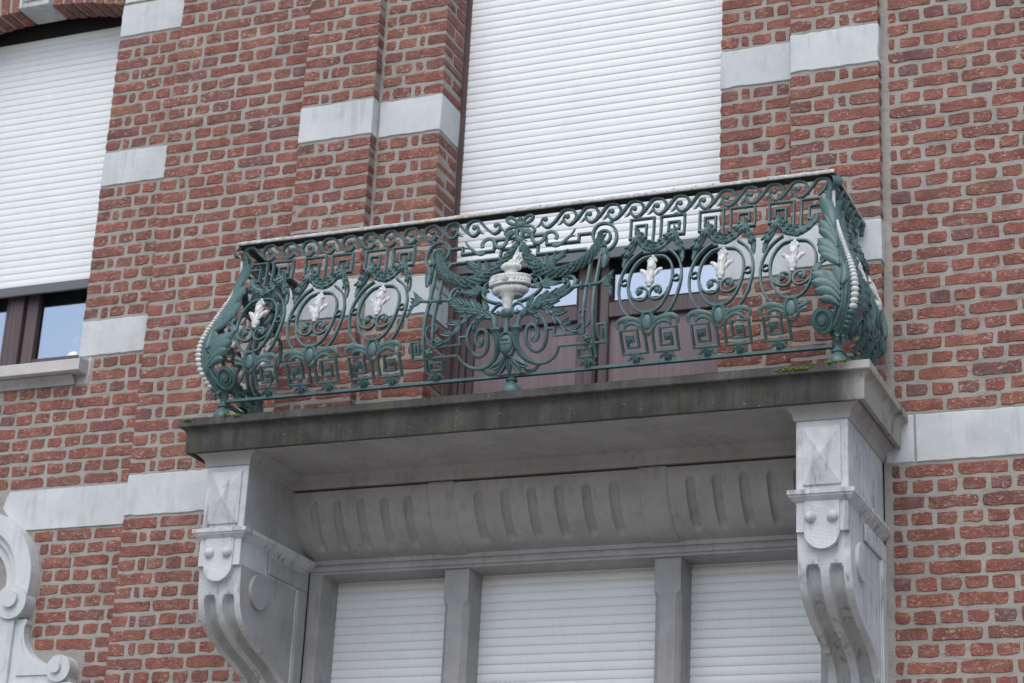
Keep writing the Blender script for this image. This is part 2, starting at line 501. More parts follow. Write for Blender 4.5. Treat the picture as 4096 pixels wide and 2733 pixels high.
def body(name, boxes, label):
    m = MB()
    for b in boxes: m.box(*b)
    o = part(m, name, 'mortar'); tag(o, label, 'wall', kind='thing'); return o
def quoin(parent, x0, x1, y0, y1, z0, z1, name='quoin_stone', mat='quoin', bev=.0035):
    rq = random.Random(int(x0 * 997 + z0 * 313)); m = MB()
    nx, nz = max(3, int((x1 - x0) / .03)), max(3, int((z1 - z0) / .03)); e_ = lambda: rq.uniform(-.0016, .0016) - (rq.random() < .06) * .004
    per = [(x0 + (x1 - x0) * i / nx, z0 - e_()) for i in range(nx)] + [(x1 + e_(), z0 + (z1 - z0) * i / nz) for i in range(nz)] + [(x1 - (x1 - x0) * i / nx, z1 + e_()) for i in range(nx)] + [(x0 - e_(), z1 - (z1 - z0) * i / nz) for i in range(nz)]
    xm_, zm_ = (x0 + x1) / 2, (z0 + z1) / 2; n = len(per)
    ins = lambda p, b: (p[0] - math.copysign(b, p[0] - xm_), p[1] - math.copysign(b, p[1] - zm_))
    rows = [[(p[0], y1, p[1]) for p in per], [(p[0], y0 + bev, p[1]) for p in per], [(*ins(p, bev)[:1], y0, ins(p, bev)[1]) for p in per]]
    m.grid(rows, True); m.add(rows[2], [tuple(range(n))]); return part(m, name, mat, parent, 30)
yL, yM, yB, yE, yW = .1525, .0415, .0556, .0405, .2624
A0, A1, B1, L0, M0 = -1.3616, -.9897, -.6675, -2.5446, -2.1105
ZB = -.199                     # underside of the stone band
ZLO = ZB - .003                # course grid below the band starts here
HI, LO = 3.2, -4.2
QN = ((10, 13), (24, 27), (37, 40))
def inq(k): return any(a <= k < b for a, b in QN)

# left bay: strip beside the left window, and the wall under its sill
WL = body('brick_wall', [(L0, M0 + .05, yL, .5, .555, HI), (-4.0, M0 + .05, yL, .5, LO, .555), (-4.0, L0, yL + .13, .5, 2.80, HI)],
          'deepest strip of brick wall around and below the window with the sill')
rng = random.Random(1)
for k in range(8, 42):
    if inq(k): continue
    x0 = L0
    if k in (8, 9): x0 = -2.455
    pat = [.187, .083, .187] if k % 2 == 0 else [.082, .036, .083, .083]
    if k in (8,): pat = [.187, .05]
    if k in (9,): pat = [.036, .083, .083]
    course(WL, k, x0 - .003, M0 + .03, yL, pat, rng, d0=.09)
for k in range(0, 8):
    pat = [.187] * 3 if k % 4 == 0 else [.083, .187, .187] if k % 2 == 0 else [.083] * 6
    course(WL, k, -3.25, M0 + .03, yL, pat, rng, skip=lambda cx, z, l: (z > .50 and cx < -2.50))
def oc(cx, z, l):             # stone surround of the round window
    return False
def oc_edge(z):
    if z > -.60: return -2.955 + math.sqrt(max(0.0, .372 ** 2 - (z + .45) ** 2)) - .012
    if z > -.68: return -2.600
    t = min(1.0, (-.68 - z) / .17)
    return -2.605 + .22 * (1 - math.sqrt(1 - t * t)) if z > -.80 else -2.31
for j in range(1, 17):
    pat = [.1, .187, .187] if j % 4 == 1 else [.16, .187, .187] if j % 2 == 1 else [.05, .083, .083, .083]
    course(WL, -j, oc_edge((-j + .5) * P + ZLO), M0 + .03, yL, pat, rng, zoff=ZLO)
for a_, b_ in QN: quoin(WL, L0 - .002, M0 + .04, yL - .006, yL + .2, a_ * P + .006, b_ * P - .006)
m = MB()                       # stone band cut to the curve of the round window
o_ = [(-2.835, -.006), (M0 + .04, -.006), (M0 + .04, ZB), (-2.775, ZB), (-2.81, -.145), (-2.862, -.085), (-2.85, -.04)]
m.add([(x, yL - .006, z) for x, z in o_] + [(x, yL + .1, z) for x, z in o_], [tuple(range(7))[::-1]] + [(i, (i + 1) % 7, 7 + (i + 1) % 7, 7 + i) for i in range(7)])
part(m, 'band_stone', 'quoin', WL)

# wall between the left window strip and the left pilaster
WM = body('brick_wall', [(M0, A0 + .05, yM, .5, LO, HI)], 'brick wall section between the two upper windows, left of the balcony')
rng = random.Random(2)
for k in range(0, 41):
    pat = [.14, .187, .187, .187] if k % 4 == 1 else [.187] * 4 if k % 2 == 1 else [.083, .034, .083, .083, .083, .083]
    course(WM, k, M0 - .003, A0 + .04, yM, pat, rng, d0=.06)
for j in range(1, 15):
    pat = [.187] * 4 if j % 2 == 1 else [.083, .034, .083, .083, .083]
    course(WM, -j, M0 - .003, -1.352, yM, pat, rng, zoff=ZLO, d0=.06)
quoin(WM, M0 - .003, -1.346, yM - .006, yM + .1, ZB, -.006, 'band_stone')

# pilasters (nearest plane, y = 0) and window jambs, left then right
PL = body('brick_pilaster', [(A0, A1, 0, .5, -.02, HI)], 'brick pilaster with pale stone blocks left of the balcony door')
rng = random.Random(3)
for k in range(0, 41):
    if inq(k): continue
    pat = [.187, .2] if k % 2 == 0 else [.085, .034, .09, .12]
    course(PL, k, A0 - .003, A1 + .003, 0.0, pat, rng, d0=.04, d1=.055)
for a_, b_ in QN: quoin(PL, A0 - .004, A1 + .004, -.006, .2, a_ * P + .006, b_ * P - .006)
JL = body('brick_jamb', [(A1, B1, yB, .5, -.02, HI)], 'brick door jamb with its inner side showing, left of the balcony door')
rng = random.Random(4)
for k in range(0, 41):
    if inq(k): continue
    z = (k + .5) * P
    if k % 2 == 0:
        course(JL, k, A1 + .018, B1 + .003, yB, [.088, .2], rng, d1=.088)
        lay(JL, B1, yB + .088 + JT + .048, z, .096, rng, .014, 1.0)
    else:
        course(JL, k, A1 + .018, B1 + .003, yB, [.042, .088, .034, .1], rng, d1=.196)
for a_, b_ in QN: quoin(JL, A1 + .012, B1 + .004, yB - .006, yW - .003, a_ * P + .006, b_ * P - .006)
JR = body('brick_jamb', [(-B1, -A1, yB, .5, -.02, HI)], 'brick door jamb seen only from the front, right of the balcony door')
rng = random.Random(5)
for k in range(0, 41):
    if inq(k): continue
    pat = [.187, .12] if k % 2 == 0 else [.083, .034, .084, .05]
    course(JR, k, -B1 - .003, -A1 + .02, yB, pat, rng, d0=.12)
for a_, b_ in QN: quoin(JR, -B1 - .004, -A1 + .02, yB - .006, yW - .003, a_ * P + .006, b_ * P - .006)
PR = body('brick_pilaster', [(-A1, -A0, 0, .5, -.02, HI)], 'brick pilaster with pale stone blocks right of the balcony door')
rng = random.Random(6)
for k in range(0, 41):
    if inq(k): continue
    pat = [.143, .2] if k % 2 == 0 else [.088, .086, .036, .1]
    course(PR, k, -A1 - .002, -A0 + .003, 0.0, pat, rng, d0=.04, d1=.04)
for a_, b_ in QN: quoin(PR, -A1 - .002, -A0 + .004, -.006, .2, a_ * P + .006, b_ * P - .006)

# plain wall on the right
WR = body('brick_wall', [(-A0 - .01, 2.9, yE, .5, LO, HI)], 'broad plain brick wall beyond the right pilaster and bracket')
rng = random.Random(7)
for k in range(0, 40):
    pat = [.187] * 4 if k % 4 == 0 else [.083, .187, .187] if k % 2 == 0 else [.03, .083, .083, .083, .083]
    course(WR, k, -A0 + .036, 2.14, yE, pat, rng)
for j in range(1, 16):
    pat = [.03, .187, .187, .187] if j % 4 == 1 else [.12, .187, .187] if j % 2 == 1 else [.06, .083, .083, .083]
    course(WR, -j, -A0 + .022, 2.14, yE, pat, rng, zoff=ZLO)
quoin(WR, 1.478, 2.9, yE - .006, yE + .1, ZB, -.006, 'band_stone')
quoin(WR, 1.36, 1.470, yE - .004, yE + .1, ZB + .001, -.006, 'band_stone')

# brick arch over the left window
AR = thing('brick_arch', (-3.1, yL, 2.6), 'shallow brick arch with a pale keystone over the window at upper left', 'arch')
xc, zs, rise, half = -3.0925, 2.562, .078, .548
Rr = (half * half + rise * rise) / (2 * rise); zc = zs + rise - Rr
rng = random.Random(8)
th0 = math.asin(half / Rr)
nv = 17
for i in range(nv):
    th = -th0 + (i + .5) * 2 * th0 / nv
    xm = xc + Rr * math.sin(th)
    if abs(xm - xc) < .093: continue
    m = MB(); w = .0225; r0, r1 = Rr + rng.uniform(-.003, .004), Rr + .21
    vs = []
    for yy, pr in ((yL - .004 + rng.uniform(-.001, .001), 0), (yL + .15, 0)):
        for rr, ww in ((r0, w), (r1, w * 1.08)):
            for sg in (-1, 1):
                q = th + sg * ww / rr
                vs.append((xc + rr * math.sin(q), yy, zc + rr * math.cos(q)))
    m.add(vs, [(0, 1, 3, 2), (4, 6, 7, 5), (0, 4, 5, 1), (2, 3, 7, 6), (0, 2, 6, 4), (1, 5, 7, 3)])
    part(m, 'voussoir', 'brick', AR)
m = MB(); n_ = 24; rows = []
for rr, yy in ((Rr + .006, yL + .002), (Rr + .006, yL + .149), (Rr + .22, yL + .149), (Rr + .22, yL + .002), (Rr + .006, yL + .002)):
    rows.append([(xc + rr * math.sin(-th0 + 2 * th0 * i / n_), yy, zc + rr * math.cos(-th0 + 2 * th0 * i / n_)) for i in range(n_ + 1)])
m.grid(rows); part(m, 'mortar_bed', 'mortar', AR)
m = MB(); m.box(xc - .0935, xc + .0935, yL - .03, yL + .148, 2.634, 2.98, .004); k_ = part(m, 'keystone', 'carved', AR)
m = MB(); m.box(xc - .062, xc + .062, yL - .040, yL - .03, 2.667, 2.95, .004); part(m, 'keystone_face', 'carved', k_)
m = MB(); m.box(L0 + .004, M0 - .2, yL - .007, yL + .1, 40 * P + .006, 2.9, .004); part(m, 'springer_stone', 'quoin', AR)
m = MB(); m.box(-4.0, -3.645, yL, .5, .55, 3.2); part(m, 'far_jamb', 'mortar', AR)

# ------------------------------------------------------------------ roller shutters
def slat_mesh(w, bulge):
    """one hollow slat: convex face, hinge lip at the top; origin at its lower left"""
    m = MB(); prof = []
    h = .0340
    for i in range(9):
        t = i / 8
        prof.append((-bulge * math.sin(math.pi * (.08 + .84 * t)) ** .9, .0006 + h * t))
    prof += [(.0010, .0350), (.0010, .0375), (.006, .0375), (.006, .0), (.0, .0)]
    rows = [[(x, y, z) for y, z in prof] for x in (0.0, w)]
    m.grid(rows, True); n = len(prof)
    m.add(rows[0], [tuple(range(n))]); m.add(rows[1], [tuple(range(n))[::-1]])
    me = m.mesh('slat', 50); me.materials.append(M['shutter']); me.materials.append(M['slots'])
    for p in me.polygons:
        if len(p.vertices) == 4 and abs(p.normal.y) > .9 and p.center.z > .0345 and p.center.y < .003: p.material_index = 1
    return me
def shutter(x0, x1, y, zb, zt, label, bar=True, bulge=.0024):
    t = thing('roller_shutter', ((x0 + x1) / 2, y, zb), label, 'shutter', 'white roller shutters')
    me = slat_mesh(x1 - x0, bulge); n = int((zt - zb) / .0375 + .999)
    for i in range(n):
        o = put('slat', me, None, t, (x0, y + random.uniform(-.0004, .0004), zb + i * .0375))
    m = MB(); m.box(x0, x1, y + .008, y + .014, zb, zb + n * .0375); part(m, 'slat_backing', 'bar', t)
    if bar:
        m = MB(); m.box(x0, x1, y - .006, y + .010, zb - .049, zb, .002); part(m, 'bottom_bar', 'bar', t)
    return t
SH_C = shutter(-.641, .70, .275, .958, 2.86, 'wide white roller shutter half lowered over the balcony door')
SH_L = shutter(-3.62, -2.50, .362, 1.153, 2.575, 'white roller shutter half lowered over the window at upper left')
for x0, x1, lb in ((-1.095, -.5, 'closed white roller shutter beside the left bracket under the balcony'), (-.43, .43, 'closed white roller shutter in the middle under the balcony'),
                   (.5, 1.095, 'closed white roller shutter beside the right bracket under the balcony')):
    shutter(x0, x1, .226, -1.605, -.50, lb, bar=False, bulge=.0046)

# ------------------------------------------------------------------ balcony door
DR = thing('balcony_door', (0, .34, 0), 'dark brown double door with glazed top and plain lower panels behind the railing', 'door')
dy = .345
m = MB(); m.box(-.6675, -.641, yW, .40, -.01, 2.9, .002); part(m, 'shutter_guide', 'wood', DR)
m = MB(); m.box(.70, .73, yW, .40, -.01, 2.9, .002); part(m, 'shutter_guide', 'wood', DR)
m = MB(); m.box(-.6675, -.622, .305, .42, -.01, 2.9, .003); part(m, 'frame_post', 'wood', DR)
m = MB(); m.box(-.622, -.596, .322, .42, -.01, 2.9, .003); part(m, 'frame_post', 'wood', DR)
m = MB(); m.box(.665, .72, .31, .42, -.01, 2.9, .003); part(m, 'frame_post', 'wood', DR)
for nm, x0, x1, gl, gr, yy in (('left', -.596, .020, -.566, -.070, dy), ('right', .034, .665, .076, .622, dy)):
    lf = MB()
    lf.box(gr, x1, yy - .004, yy + .05, .0, 2.8, .003)
    o = part(lf, 'door_leaf', 'wood', DR)
    m = MB(); m.box(x0, gl, yy - .004, yy + .05, .0, 2.8, .003); part(m, 'stile', 'wood', o)
    m = MB(); m.box(gl, gr, yy - .003, yy + .046, .656, .728, .004); part(m, 'rail', 'wood', o)
    m = MB(); m.box(gl, gr, yy - .003, yy + .046, 2.6, 2.8, .004); part(m, 'rail', 'wood', o)
    m = MB(); m.box(gl, gr, yy + .020, yy + .036, .06, .656); part(m, 'panel', 'panel', o)
    m = MB(); m.box(gl, gr, yy - .002, yy + .040, .0, .06, .003); part(m, 'rail', 'wood', o)
    m = MB(); m.box(gl, gr, yy + .024, yy + .028, .728, 2.6); part(m, 'pane', 'glass', o)
    m = MB()
    for b_ in ((gl, gl + .012, .728, 2.6), (gr - .012, gr, .728, 2.6), (gl + .012, gr - .012, .728, .740)):
        m.box(b_[0], b_[1], yy + .008, yy + .023, b_[2], b_[3], .002)
    part(m, 'glazing_bead', 'dark', o)
m = MB(); m.box(.022, .032, dy + .012, dy + .05, 0, 2.8); part(m, 'meeting_gap', 'dark', DR)
m = MB(); m.box(-.03, .012, dy - .014, dy - .0045, .02, 2.8, .003); part(m, 'cover_strip', 'wood', DR)

# ------------------------------------------------------------------ left window, its sill, the lamp inside
WN = thing('casement_window', (-3.1, .43, .62), 'brown framed window below the half lowered shutter at upper left', 'window')
wy = .43
m = MB(); m.box(-3.192, -3.110, wy - .02, wy + .06, .62, 2.7, .004); part(m, 'mullion', 'wood', WN)
m = MB(); m.box(-3.110, -3.098, wy + .010, wy + .06, .62, 2.7); part(m, 'gap', 'dark', WN)
for gl, gr, sl, sr in ((-3.030, -2.60, -3.098, -2.50), (-3.64, -3.225, -3.70, -3.192)):
    m = MB(); m.box(sl, gl, wy - .004, wy + .05, .62, 2.7, .004); o = part(m, 'sash', 'wood', WN)
    m = MB(); m.box(gr, sr, wy - .004, wy + .05, .62, 2.7, .004); part(m, 'stile', 'wood', o)
    m = MB(); m.box(gl, gr, wy - .003, wy + .046, .70, .779, .004); part(m, 'rail', 'wood', o)
    m = MB(); m.box(gl, gr, wy + .020, wy + .024, .779, 2.7); part(m, 'pane', 'glass', o)
    m = MB(); m.box(gl, gl + .012, wy + .006, wy + .019, .779, 2.6, .002); part(m, 'glazing_bead', 'dark', o)
m = MB(); m.box(-3.8, -2.48, wy - .012, wy + .06, .56, .70, .004); part(m, 'bottom_frame', 'wood', WN)
m = MB(); m.box(-3.8, -2.46, .372, .41, 2.55, 2.90, .004); part(m, 'shutter_box', 'dark', WN)
SL = MB()
prof = [(.50, .675), (.082, .614), (.078, .610), (.078, .558), (.086, .553), (.150, .553), (.150, .548), (.5, .548)]
rows = [[(x, y, z) for y, z in prof] for x in (-4.0, -2.4875)]
SL.grid(rows, True); SL.add(rows[1], [tuple(range(8))[::-1]])
so = part(SL, 'window_sill', 'sill'); tag(so, 'pale projecting stone sill under the brown window at upper left', 'sill', kind='thing')
m = MB()
pr2 = [(.152, .553), (.112, .551), (.110, .546), (.122, .534), (.135, .522), (.139, .507), (.152, .505)]
rows = [[(x, y, z) for y, z in pr2] for x in (-4.0, -2.545)]
m.grid(rows, False); m.add(rows[1], [tuple(range(7))[::-1]]); part(m, 'sill_moulding', 'frame', so)
m = MB(); m.box(-2.488, -2.474, yL - .002, yL + .08, .551, .644, .002); part(m, 'sill_end', 'sill', so)
m = MB(); m.box(-2.545, -2.474, yL - .003, yL + .05, .505, .551, .002); part(m, 'sill_end', 'frame', so)
LP = thing('globe_lamp', (-2.803, .485, .755), 'white globe lamp just inside the corner of the left window', 'lamp')
m = MB(); m.ball((-2.803, .485, .868), .034, 18, 12); part(m, 'globe', 'lamp', LP)
m = MB(); m.lathe([(.030, .0), (.050, .008), (.050, .030), (.040, .050), (.016, .060), (.013, .075), (.018, .082)], (-2.803, .485, .755), 16); part(m, 'base', 'lamp', LP)

# ------------------------------------------------------------------ round window surround at lower left
OC = thing('round_window', (-2.95, .1, -.95), 'pale stone surround of a round window with scrolled ends at lower left', 'window')
oc_c = (-2.955, -.45)
def arc_ring(r0, r1, y0, y1, t0, t1, n=40, ry=1.0):
    m = MB(); rows = []
    for rr, yy in ((r0, y1), (r0, y0), (r1, y0), (r1, y1)):
        rows.append([(oc_c[0] + rr * math.sin(t0 + (t1 - t0) * i / n), yy, oc_c[1] + ry * rr * math.cos(t0 + (t1 - t0) * i / n)) for i in range(n + 1)])
    m.grid(rows); a0 = [r[0] for r in rows]; a1 = [r[-1] for r in rows]
    m.add(a0, [(0, 1, 2, 3)]); m.add(a1, [(3, 2, 1, 0)]); return m
part(arc_ring(.262, .345, .085, .19, -math.pi * .64, math.pi * .64), 'hood_mould', 'quoin', OC, 30)
part(arc_ring(.225, .262, .112, .19, -math.pi, math.pi), 'inner_mould', 'quoin', OC, 30)
part(arc_ring(.178, .225, .135, .19, -math.pi, math.pi), 'rim', 'quoin', OC, 30)
m = MB(); n_ = 40
m.add([(oc_c[0] + .18 * math.sin(2 * math.pi * i / n_), .165, oc_c[1] + .18 * math.cos(2 * math.pi * i / n_)) for i in range(n_)], [tuple(range(n_))]); part(m, 'pane', 'glass', OC)
for sg in (1, -1):
    cx = oc_c[0] + sg * .262
    m = MB(); m.tube([(cx, .075, -.555), (cx, .19, -.555)], .082, 26, up=(0, 0, 1)); v = part(m, 'volute', 'quoin', OC, 50)
    m = MB(); m.tube([(cx, .058, -.545), (cx, .08, -.545)], .040, 20, up=(0, 0, 1)); part(m, 'volute_eye', 'quoin', v, 50)
    X = lambda d: oc_c[0] + sg * d
    m = MB()
    out = [(.30, -.635), (.342, -.635), (.342, -.655), (.335, -.665), (.335, -.69)] + [(.335 + .02 * 0 + .22 * (1 - math.cos(q)), -.69 - .165 * math.sin(q)) for q in (i * math.pi / 20 for i in range(1, 11))] + [(.60, -.862), (.62, -.94), (.0, -.94), (.0, -.60), (.22, -.60)]
    n_ = len(out)
    m.add([(X(d), .105, z) for d, z in out] + [(X(d), .19, z) for d, z in out], [tuple(range(n_))] + [(i, (i + 1) % n_, n_ + (i + 1) % n_, n_ + i) for i in range(n_)])
    part(m, 'apron', 'quoin', OC, 30)
    m = MB()
    out2 = [(.325, -.72), (.345, -.775), (.385, -.82), (.44, -.848), (.50, -.862), (.50, -.895), (.325, -.895)]
    n_ = len(out2)
    m.add([(X(d), .098, z) for d, z in out2] + [(X(d), .106, z) for d, z in out2], [tuple(range(n_))] + [(i, (i + 1) % n_, n_ + (i + 1) % n_, n_ + i) for i in range(n_)])
    part(m, 'apron_panel', 'quoin', OC, 30)
    m = MB(); m.tube([(X(.562), .08, -.872), (X(.562), .19, -.872)], .062, 24, up=(0, 0, 1)); v = part(m, 'volute', 'quoin', OC, 50)
    m = MB(); m.tube([(X(.552), .066, -.868), (X(.552), .082, -.868)], .026, 18, up=(0, 0, 1)); part(m, 'volute_eye', 'quoin', v, 50)
    m = MB(); m.box(min(X(.0), X(.285)), max(X(.0), X(.285)), .088, .19, -1.5, -.60, .003); part(m, 'pier', 'quoin', OC)
m = MB(); m.box(oc_c[0] - .64, oc_c[0] + .64, .082, .2, -1.6, -.935, .005); part(m, 'shelf', 'quoin', OC)

# ------------------------------------------------------------------ stone frame of the triple window below the balcony
FR = thing('triple_window_frame', (0, .1, -1.6), 'grey stone frame with fluted cove and two posts under the balcony', 'window frame')
cove = [(-.105, -.2045), (-.138, -.2045)] + cr([(-.138, -.207), (-.127, -.261), (-.093, -.336), (-.053, -.389), (0.0, -.431), (.062, -.452)], 7)
fl = [(c, .0195) for c in (-.295, -.177, -.059, .059, .177, .295)] + [(s * c, .0185) for s in (1, -1) for c in (.615, .724, .834, .945, 1.052)]
xs = []
x = -1.1515
while x < 1.1516: xs.append(x); x += .0032
z_t, z_b = -.246, -.432
def groove(x, z):
    d = 0.0
    for c, w in fl:
        u = abs(x - c)
        if u < w:
            top = z_t - (w - math.sqrt(max(0, w * w - u * u))); bot = z_b + (w - math.sqrt(max(0, w * w - u * u))) * .6
            if bot < z < top:
                e_ = min(1, (top - z) / .010, (z - bot) / .012)
                d = max(d, .020 * math.sqrt(max(0, 1 - (u / w) ** 2)) ** .7 * e_)
    for c in (-.4625, .4625):
        if abs(x - c) < .059: d = -.006 * min(1.0, (.059 - abs(x - c)) / .004 + .01)
    return d
rows = []
for i, (y, z) in enumerate(cove):
    a_, b_ = cove[max(i - 1, 0)], cove[min(i + 1, len(cove) - 1)]
    ty, tz = b_[0] - a_[0], b_[1] - a_[1]; ln = math.hypot(ty, tz); ny, nz = -tz / ln, ty / ln      # inwards
    rows.append([(x, y + ny * groove(x, z), z + nz * groove(x, z)) for x in xs])
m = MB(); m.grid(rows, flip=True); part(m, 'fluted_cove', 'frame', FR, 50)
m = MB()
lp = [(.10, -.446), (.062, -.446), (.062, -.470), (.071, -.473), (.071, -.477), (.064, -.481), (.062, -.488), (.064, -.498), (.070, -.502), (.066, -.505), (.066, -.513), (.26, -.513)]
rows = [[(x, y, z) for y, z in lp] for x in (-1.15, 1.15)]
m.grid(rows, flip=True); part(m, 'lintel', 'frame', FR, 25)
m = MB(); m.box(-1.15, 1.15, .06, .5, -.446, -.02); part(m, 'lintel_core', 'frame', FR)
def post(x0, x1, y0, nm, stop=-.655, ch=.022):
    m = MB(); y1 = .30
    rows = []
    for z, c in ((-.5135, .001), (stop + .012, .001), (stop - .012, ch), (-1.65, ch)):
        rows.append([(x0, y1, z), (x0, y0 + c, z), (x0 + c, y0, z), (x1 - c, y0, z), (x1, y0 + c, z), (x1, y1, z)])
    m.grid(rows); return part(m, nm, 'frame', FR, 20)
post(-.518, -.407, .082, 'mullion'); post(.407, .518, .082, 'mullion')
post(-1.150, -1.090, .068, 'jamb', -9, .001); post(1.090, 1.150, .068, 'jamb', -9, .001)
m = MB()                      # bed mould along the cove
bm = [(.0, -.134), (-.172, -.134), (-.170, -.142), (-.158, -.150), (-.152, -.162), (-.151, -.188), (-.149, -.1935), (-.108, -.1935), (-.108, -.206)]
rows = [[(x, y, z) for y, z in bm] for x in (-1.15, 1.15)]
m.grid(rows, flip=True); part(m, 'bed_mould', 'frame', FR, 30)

# ------------------------------------------------------------------ brackets
sp = cr([(-.514, -.606), (-.508, -.655), (-.503, -.715), (-.490, -.775), (-.455, -.832), (-.390, -.874), (-.300, -.914), (-.205, -.945), (-.122, -.980), (-.066, -1.022), (-.036, -1.08), (-.026, -1.15), (-.026, -1.6)], 6)
def bracket(x0, x1, label):
    w = x1 - x0; xm = (x0 + x1) / 2
    t = thing('stone_bracket', (xm, 0, -1.6), label, 'bracket', 'scrolled brackets carrying the balcony')
    m = MB(); m.box(x0, x1, -.5265, .06, -.460, -.185, .003); blk = part(m, 'block', 'carved', t)
    m = MB(); a_, z0, z1 = .071, -.437, -.217
    m.add([(xm - a_, -.5262, z0), (xm + a_, -.5262, z0), (xm + a_, -.5262, z1), (xm - a_, -.5262, z1), (xm - a_, -.534, z0), (xm + a_, -.534, z0), (xm + a_, -.534, z1), (xm - a_, -.534, z1), (xm, -.560, (z0 + z1) / 2)],
          [(0, 1, 5, 4), (1, 2, 6, 5), (2, 3, 7, 6), (3, 0, 4, 7), (4, 5, 8), (5, 6, 8), (6, 7, 8), (7, 4, 8)])
    part(m, 'diamond_boss', 'carved', blk, 5)
    m = MB(); bd = [(0.0, -.193), (.006, -.190), (.010, -.183), (.010, -.172), (.016, -.160), (.030, -.148), (.044, -.140), (.048, -.132), (.048, -.124), (0, -.124)]
    m.sweep([(x0, .06, -1, 0), (x0, -.5265, -1, -1), (x1, -.5265, 1, -1), (x1, .06, 1, 0)], bd); part(m, 'bed_mould', 'frame', t, 30)
    m = MB(); cp = [(0.0, -.509), (.003, -.507), (.003, -.502), (.007, -.500), (.012, -.494), (.022, -.484), (.024, -.478), (.028, -.476), (.028, -.459), (.0, -.456)]
    m.sweep([(x0, .06, -1, 0), (x0, -.5265, -1, -1), (x1, -.5265, 1, -1), (x1, .06, 1, 0)], cp); part(m, 'cornice', 'carved', t, 25)
    m = MB(); m.box(x0 + .0005, x1 - .0005, -.530, .06, -.613, -.500, .002); pl = part(m, 'tongue_plate', 'carved', t)
    m = MB(); tw = .065
    out = [(xm - tw, -.5), (xm - tw, -.613)] + [(xm - tw * math.cos(q), -.613 - tw * math.sin(q)) for q in (i * math.pi / 20 for i in range(1, 20))] + [(xm + tw, -.613), (xm + tw, -.5)]
    n_ = len(out)
    m.add([(a, -.537, b) for a, b in out] + [(a, -.49, b) for a, b in out], [tuple(range(n_))] + [(i, (i + 1) % n_, n_ + (i + 1) % n_, n_ + i) for i in range(n_)])
    part(m, 'tongue', 'carved', t, 30)
    for s in (-1, 1):
        m = MB(); m.ball((xm + s * .041, -.538, -.560), .0215, 16, 10); part(m, 'button', 'carved', pl)
    # fluted S-shaped front
    n = 64; cols = [x0 + w * i / n for i in range(n + 1)]
    arc = [0.0]
    for i in range(1, len(sp)): arc.append(arc[-1] + math.hypot(sp[i][0] - sp[i - 1][0], sp[i][1] - sp[i - 1][1]))
    def fl_d(x, s):
        d = 0.0
        for c in (-.043, .043):
            u = abs(x - xm - c); r = .0255
            if u < r:
                top = .118 + (r - math.sqrt(r * r - u * u))
                if s > top: d = max(d, .040 * math.sqrt(max(0, 1 - (u / r) ** 2)) ** .6 * min(1, (s - top) / .012))
        return d
    rows = []
    for i, (y, z) in enumerate(sp):
        p, q = sp[max(i - 1, 0)], sp[min(i + 1, len(sp) - 1)]
        ty, tz = q[0] - p[0], q[1] - p[1]; ln = math.hypot(ty, tz); ny, nz = -tz / ln, ty / ln
        rows.append([(x, y + ny * fl_d(x, arc[i]), z + nz * fl_d(x, arc[i])) for x in cols])
    m = MB(); m.grid(rows, flip=True)
    part(m, 'scroll', 'carved', t, 40)
    for xx, fp in ((x0, False), (x1, True)):
        m = MB(); m.grid([[(xx, y, z), (xx, .06, z)] for y, z in sp], flip=fp)
        part(m, 'cheek', 'frame' if abs(xx) < 1.2 else 'carved', t, 40)  # inner cheeks use the darker frame stone to paint in their shade
    q = x1 if xm < 0 else x0; sg = 1 if xm < 0 else -1        # thin darker plate painting shade onto the block's inner side
    m = MB(); m.box(min(q - sg * .001, q + sg * .0012), max(q - sg * .001, q + sg * .0012), -.5235, .06, -.4595, -.19); part(m, 'inner_shade_face', 'frame', blk)
    for xx, sg in ((x0, -1), (x1, 1)):          # carved cheeks; disc and border on the inner side get the painted shade too
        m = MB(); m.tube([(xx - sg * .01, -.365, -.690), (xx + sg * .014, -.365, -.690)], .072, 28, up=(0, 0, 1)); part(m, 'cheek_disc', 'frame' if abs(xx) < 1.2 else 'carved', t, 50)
        m = MB()
        for b_ in ((-.30, .045, -.595, -.525), (-.03, .045, -1.6, -.595)):
            m.box(min(xx, xx + sg * .010), max(xx, xx + sg * .010), b_[0], b_[1], b_[2], b_[3], .003)
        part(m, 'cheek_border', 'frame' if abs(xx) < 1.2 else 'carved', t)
        m = MB(); m.box(min(xx, xx + sg * .005), max(xx, xx + sg * .005), -.046, -.03, -1.6, -.6, .002); part(m, 'cheek_bead', 'carved', t)
bracket(-1.3444, -1.1508, 'scrolled stone bracket with two flutes under the left end of the balcony')
bracket(1.1508, 1.3444, 'scrolled stone bracket with two flutes under the right end of the balcony')

# ------------------------------------------------------------------ balcony slab
SB = MB()
pf = [(.0, -.003), (.002, -.034), (-.001, -.038), (-.010, -.040), (-.018, -.046), (-.024, -.056), (-.026, -.066), (-.0265, -.138), (-.029, -.143), (-.046, -.143), (-.046, -.128), (-.058, -.128)]
wob = random.Random(5)
path = [(-1.448, .06, -1, 0), (-1.448, -.620, -1, -1)]
for i in range(1, 40): path.append((-1.448 + 2.896 * i / 40, -.620 + wob.uniform(-.0012, .0012), 0, -1))
path += [(1.448, -.620, 1, -1), (1.448, .06, 1, 0)]
SB.sweep(path, pf[:1] + pf[1:])
SB.add([(-1.448, .06, -.003), (-1.448, -.620, -.003), (1.448, -.620, -.003), (1.448, .06, -.003)], [(0, 1, 2, 3)])
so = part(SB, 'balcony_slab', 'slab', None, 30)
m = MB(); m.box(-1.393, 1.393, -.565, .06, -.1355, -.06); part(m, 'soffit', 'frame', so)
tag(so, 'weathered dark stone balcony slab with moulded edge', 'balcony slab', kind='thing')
MS = MB(); rg = random.Random(3)
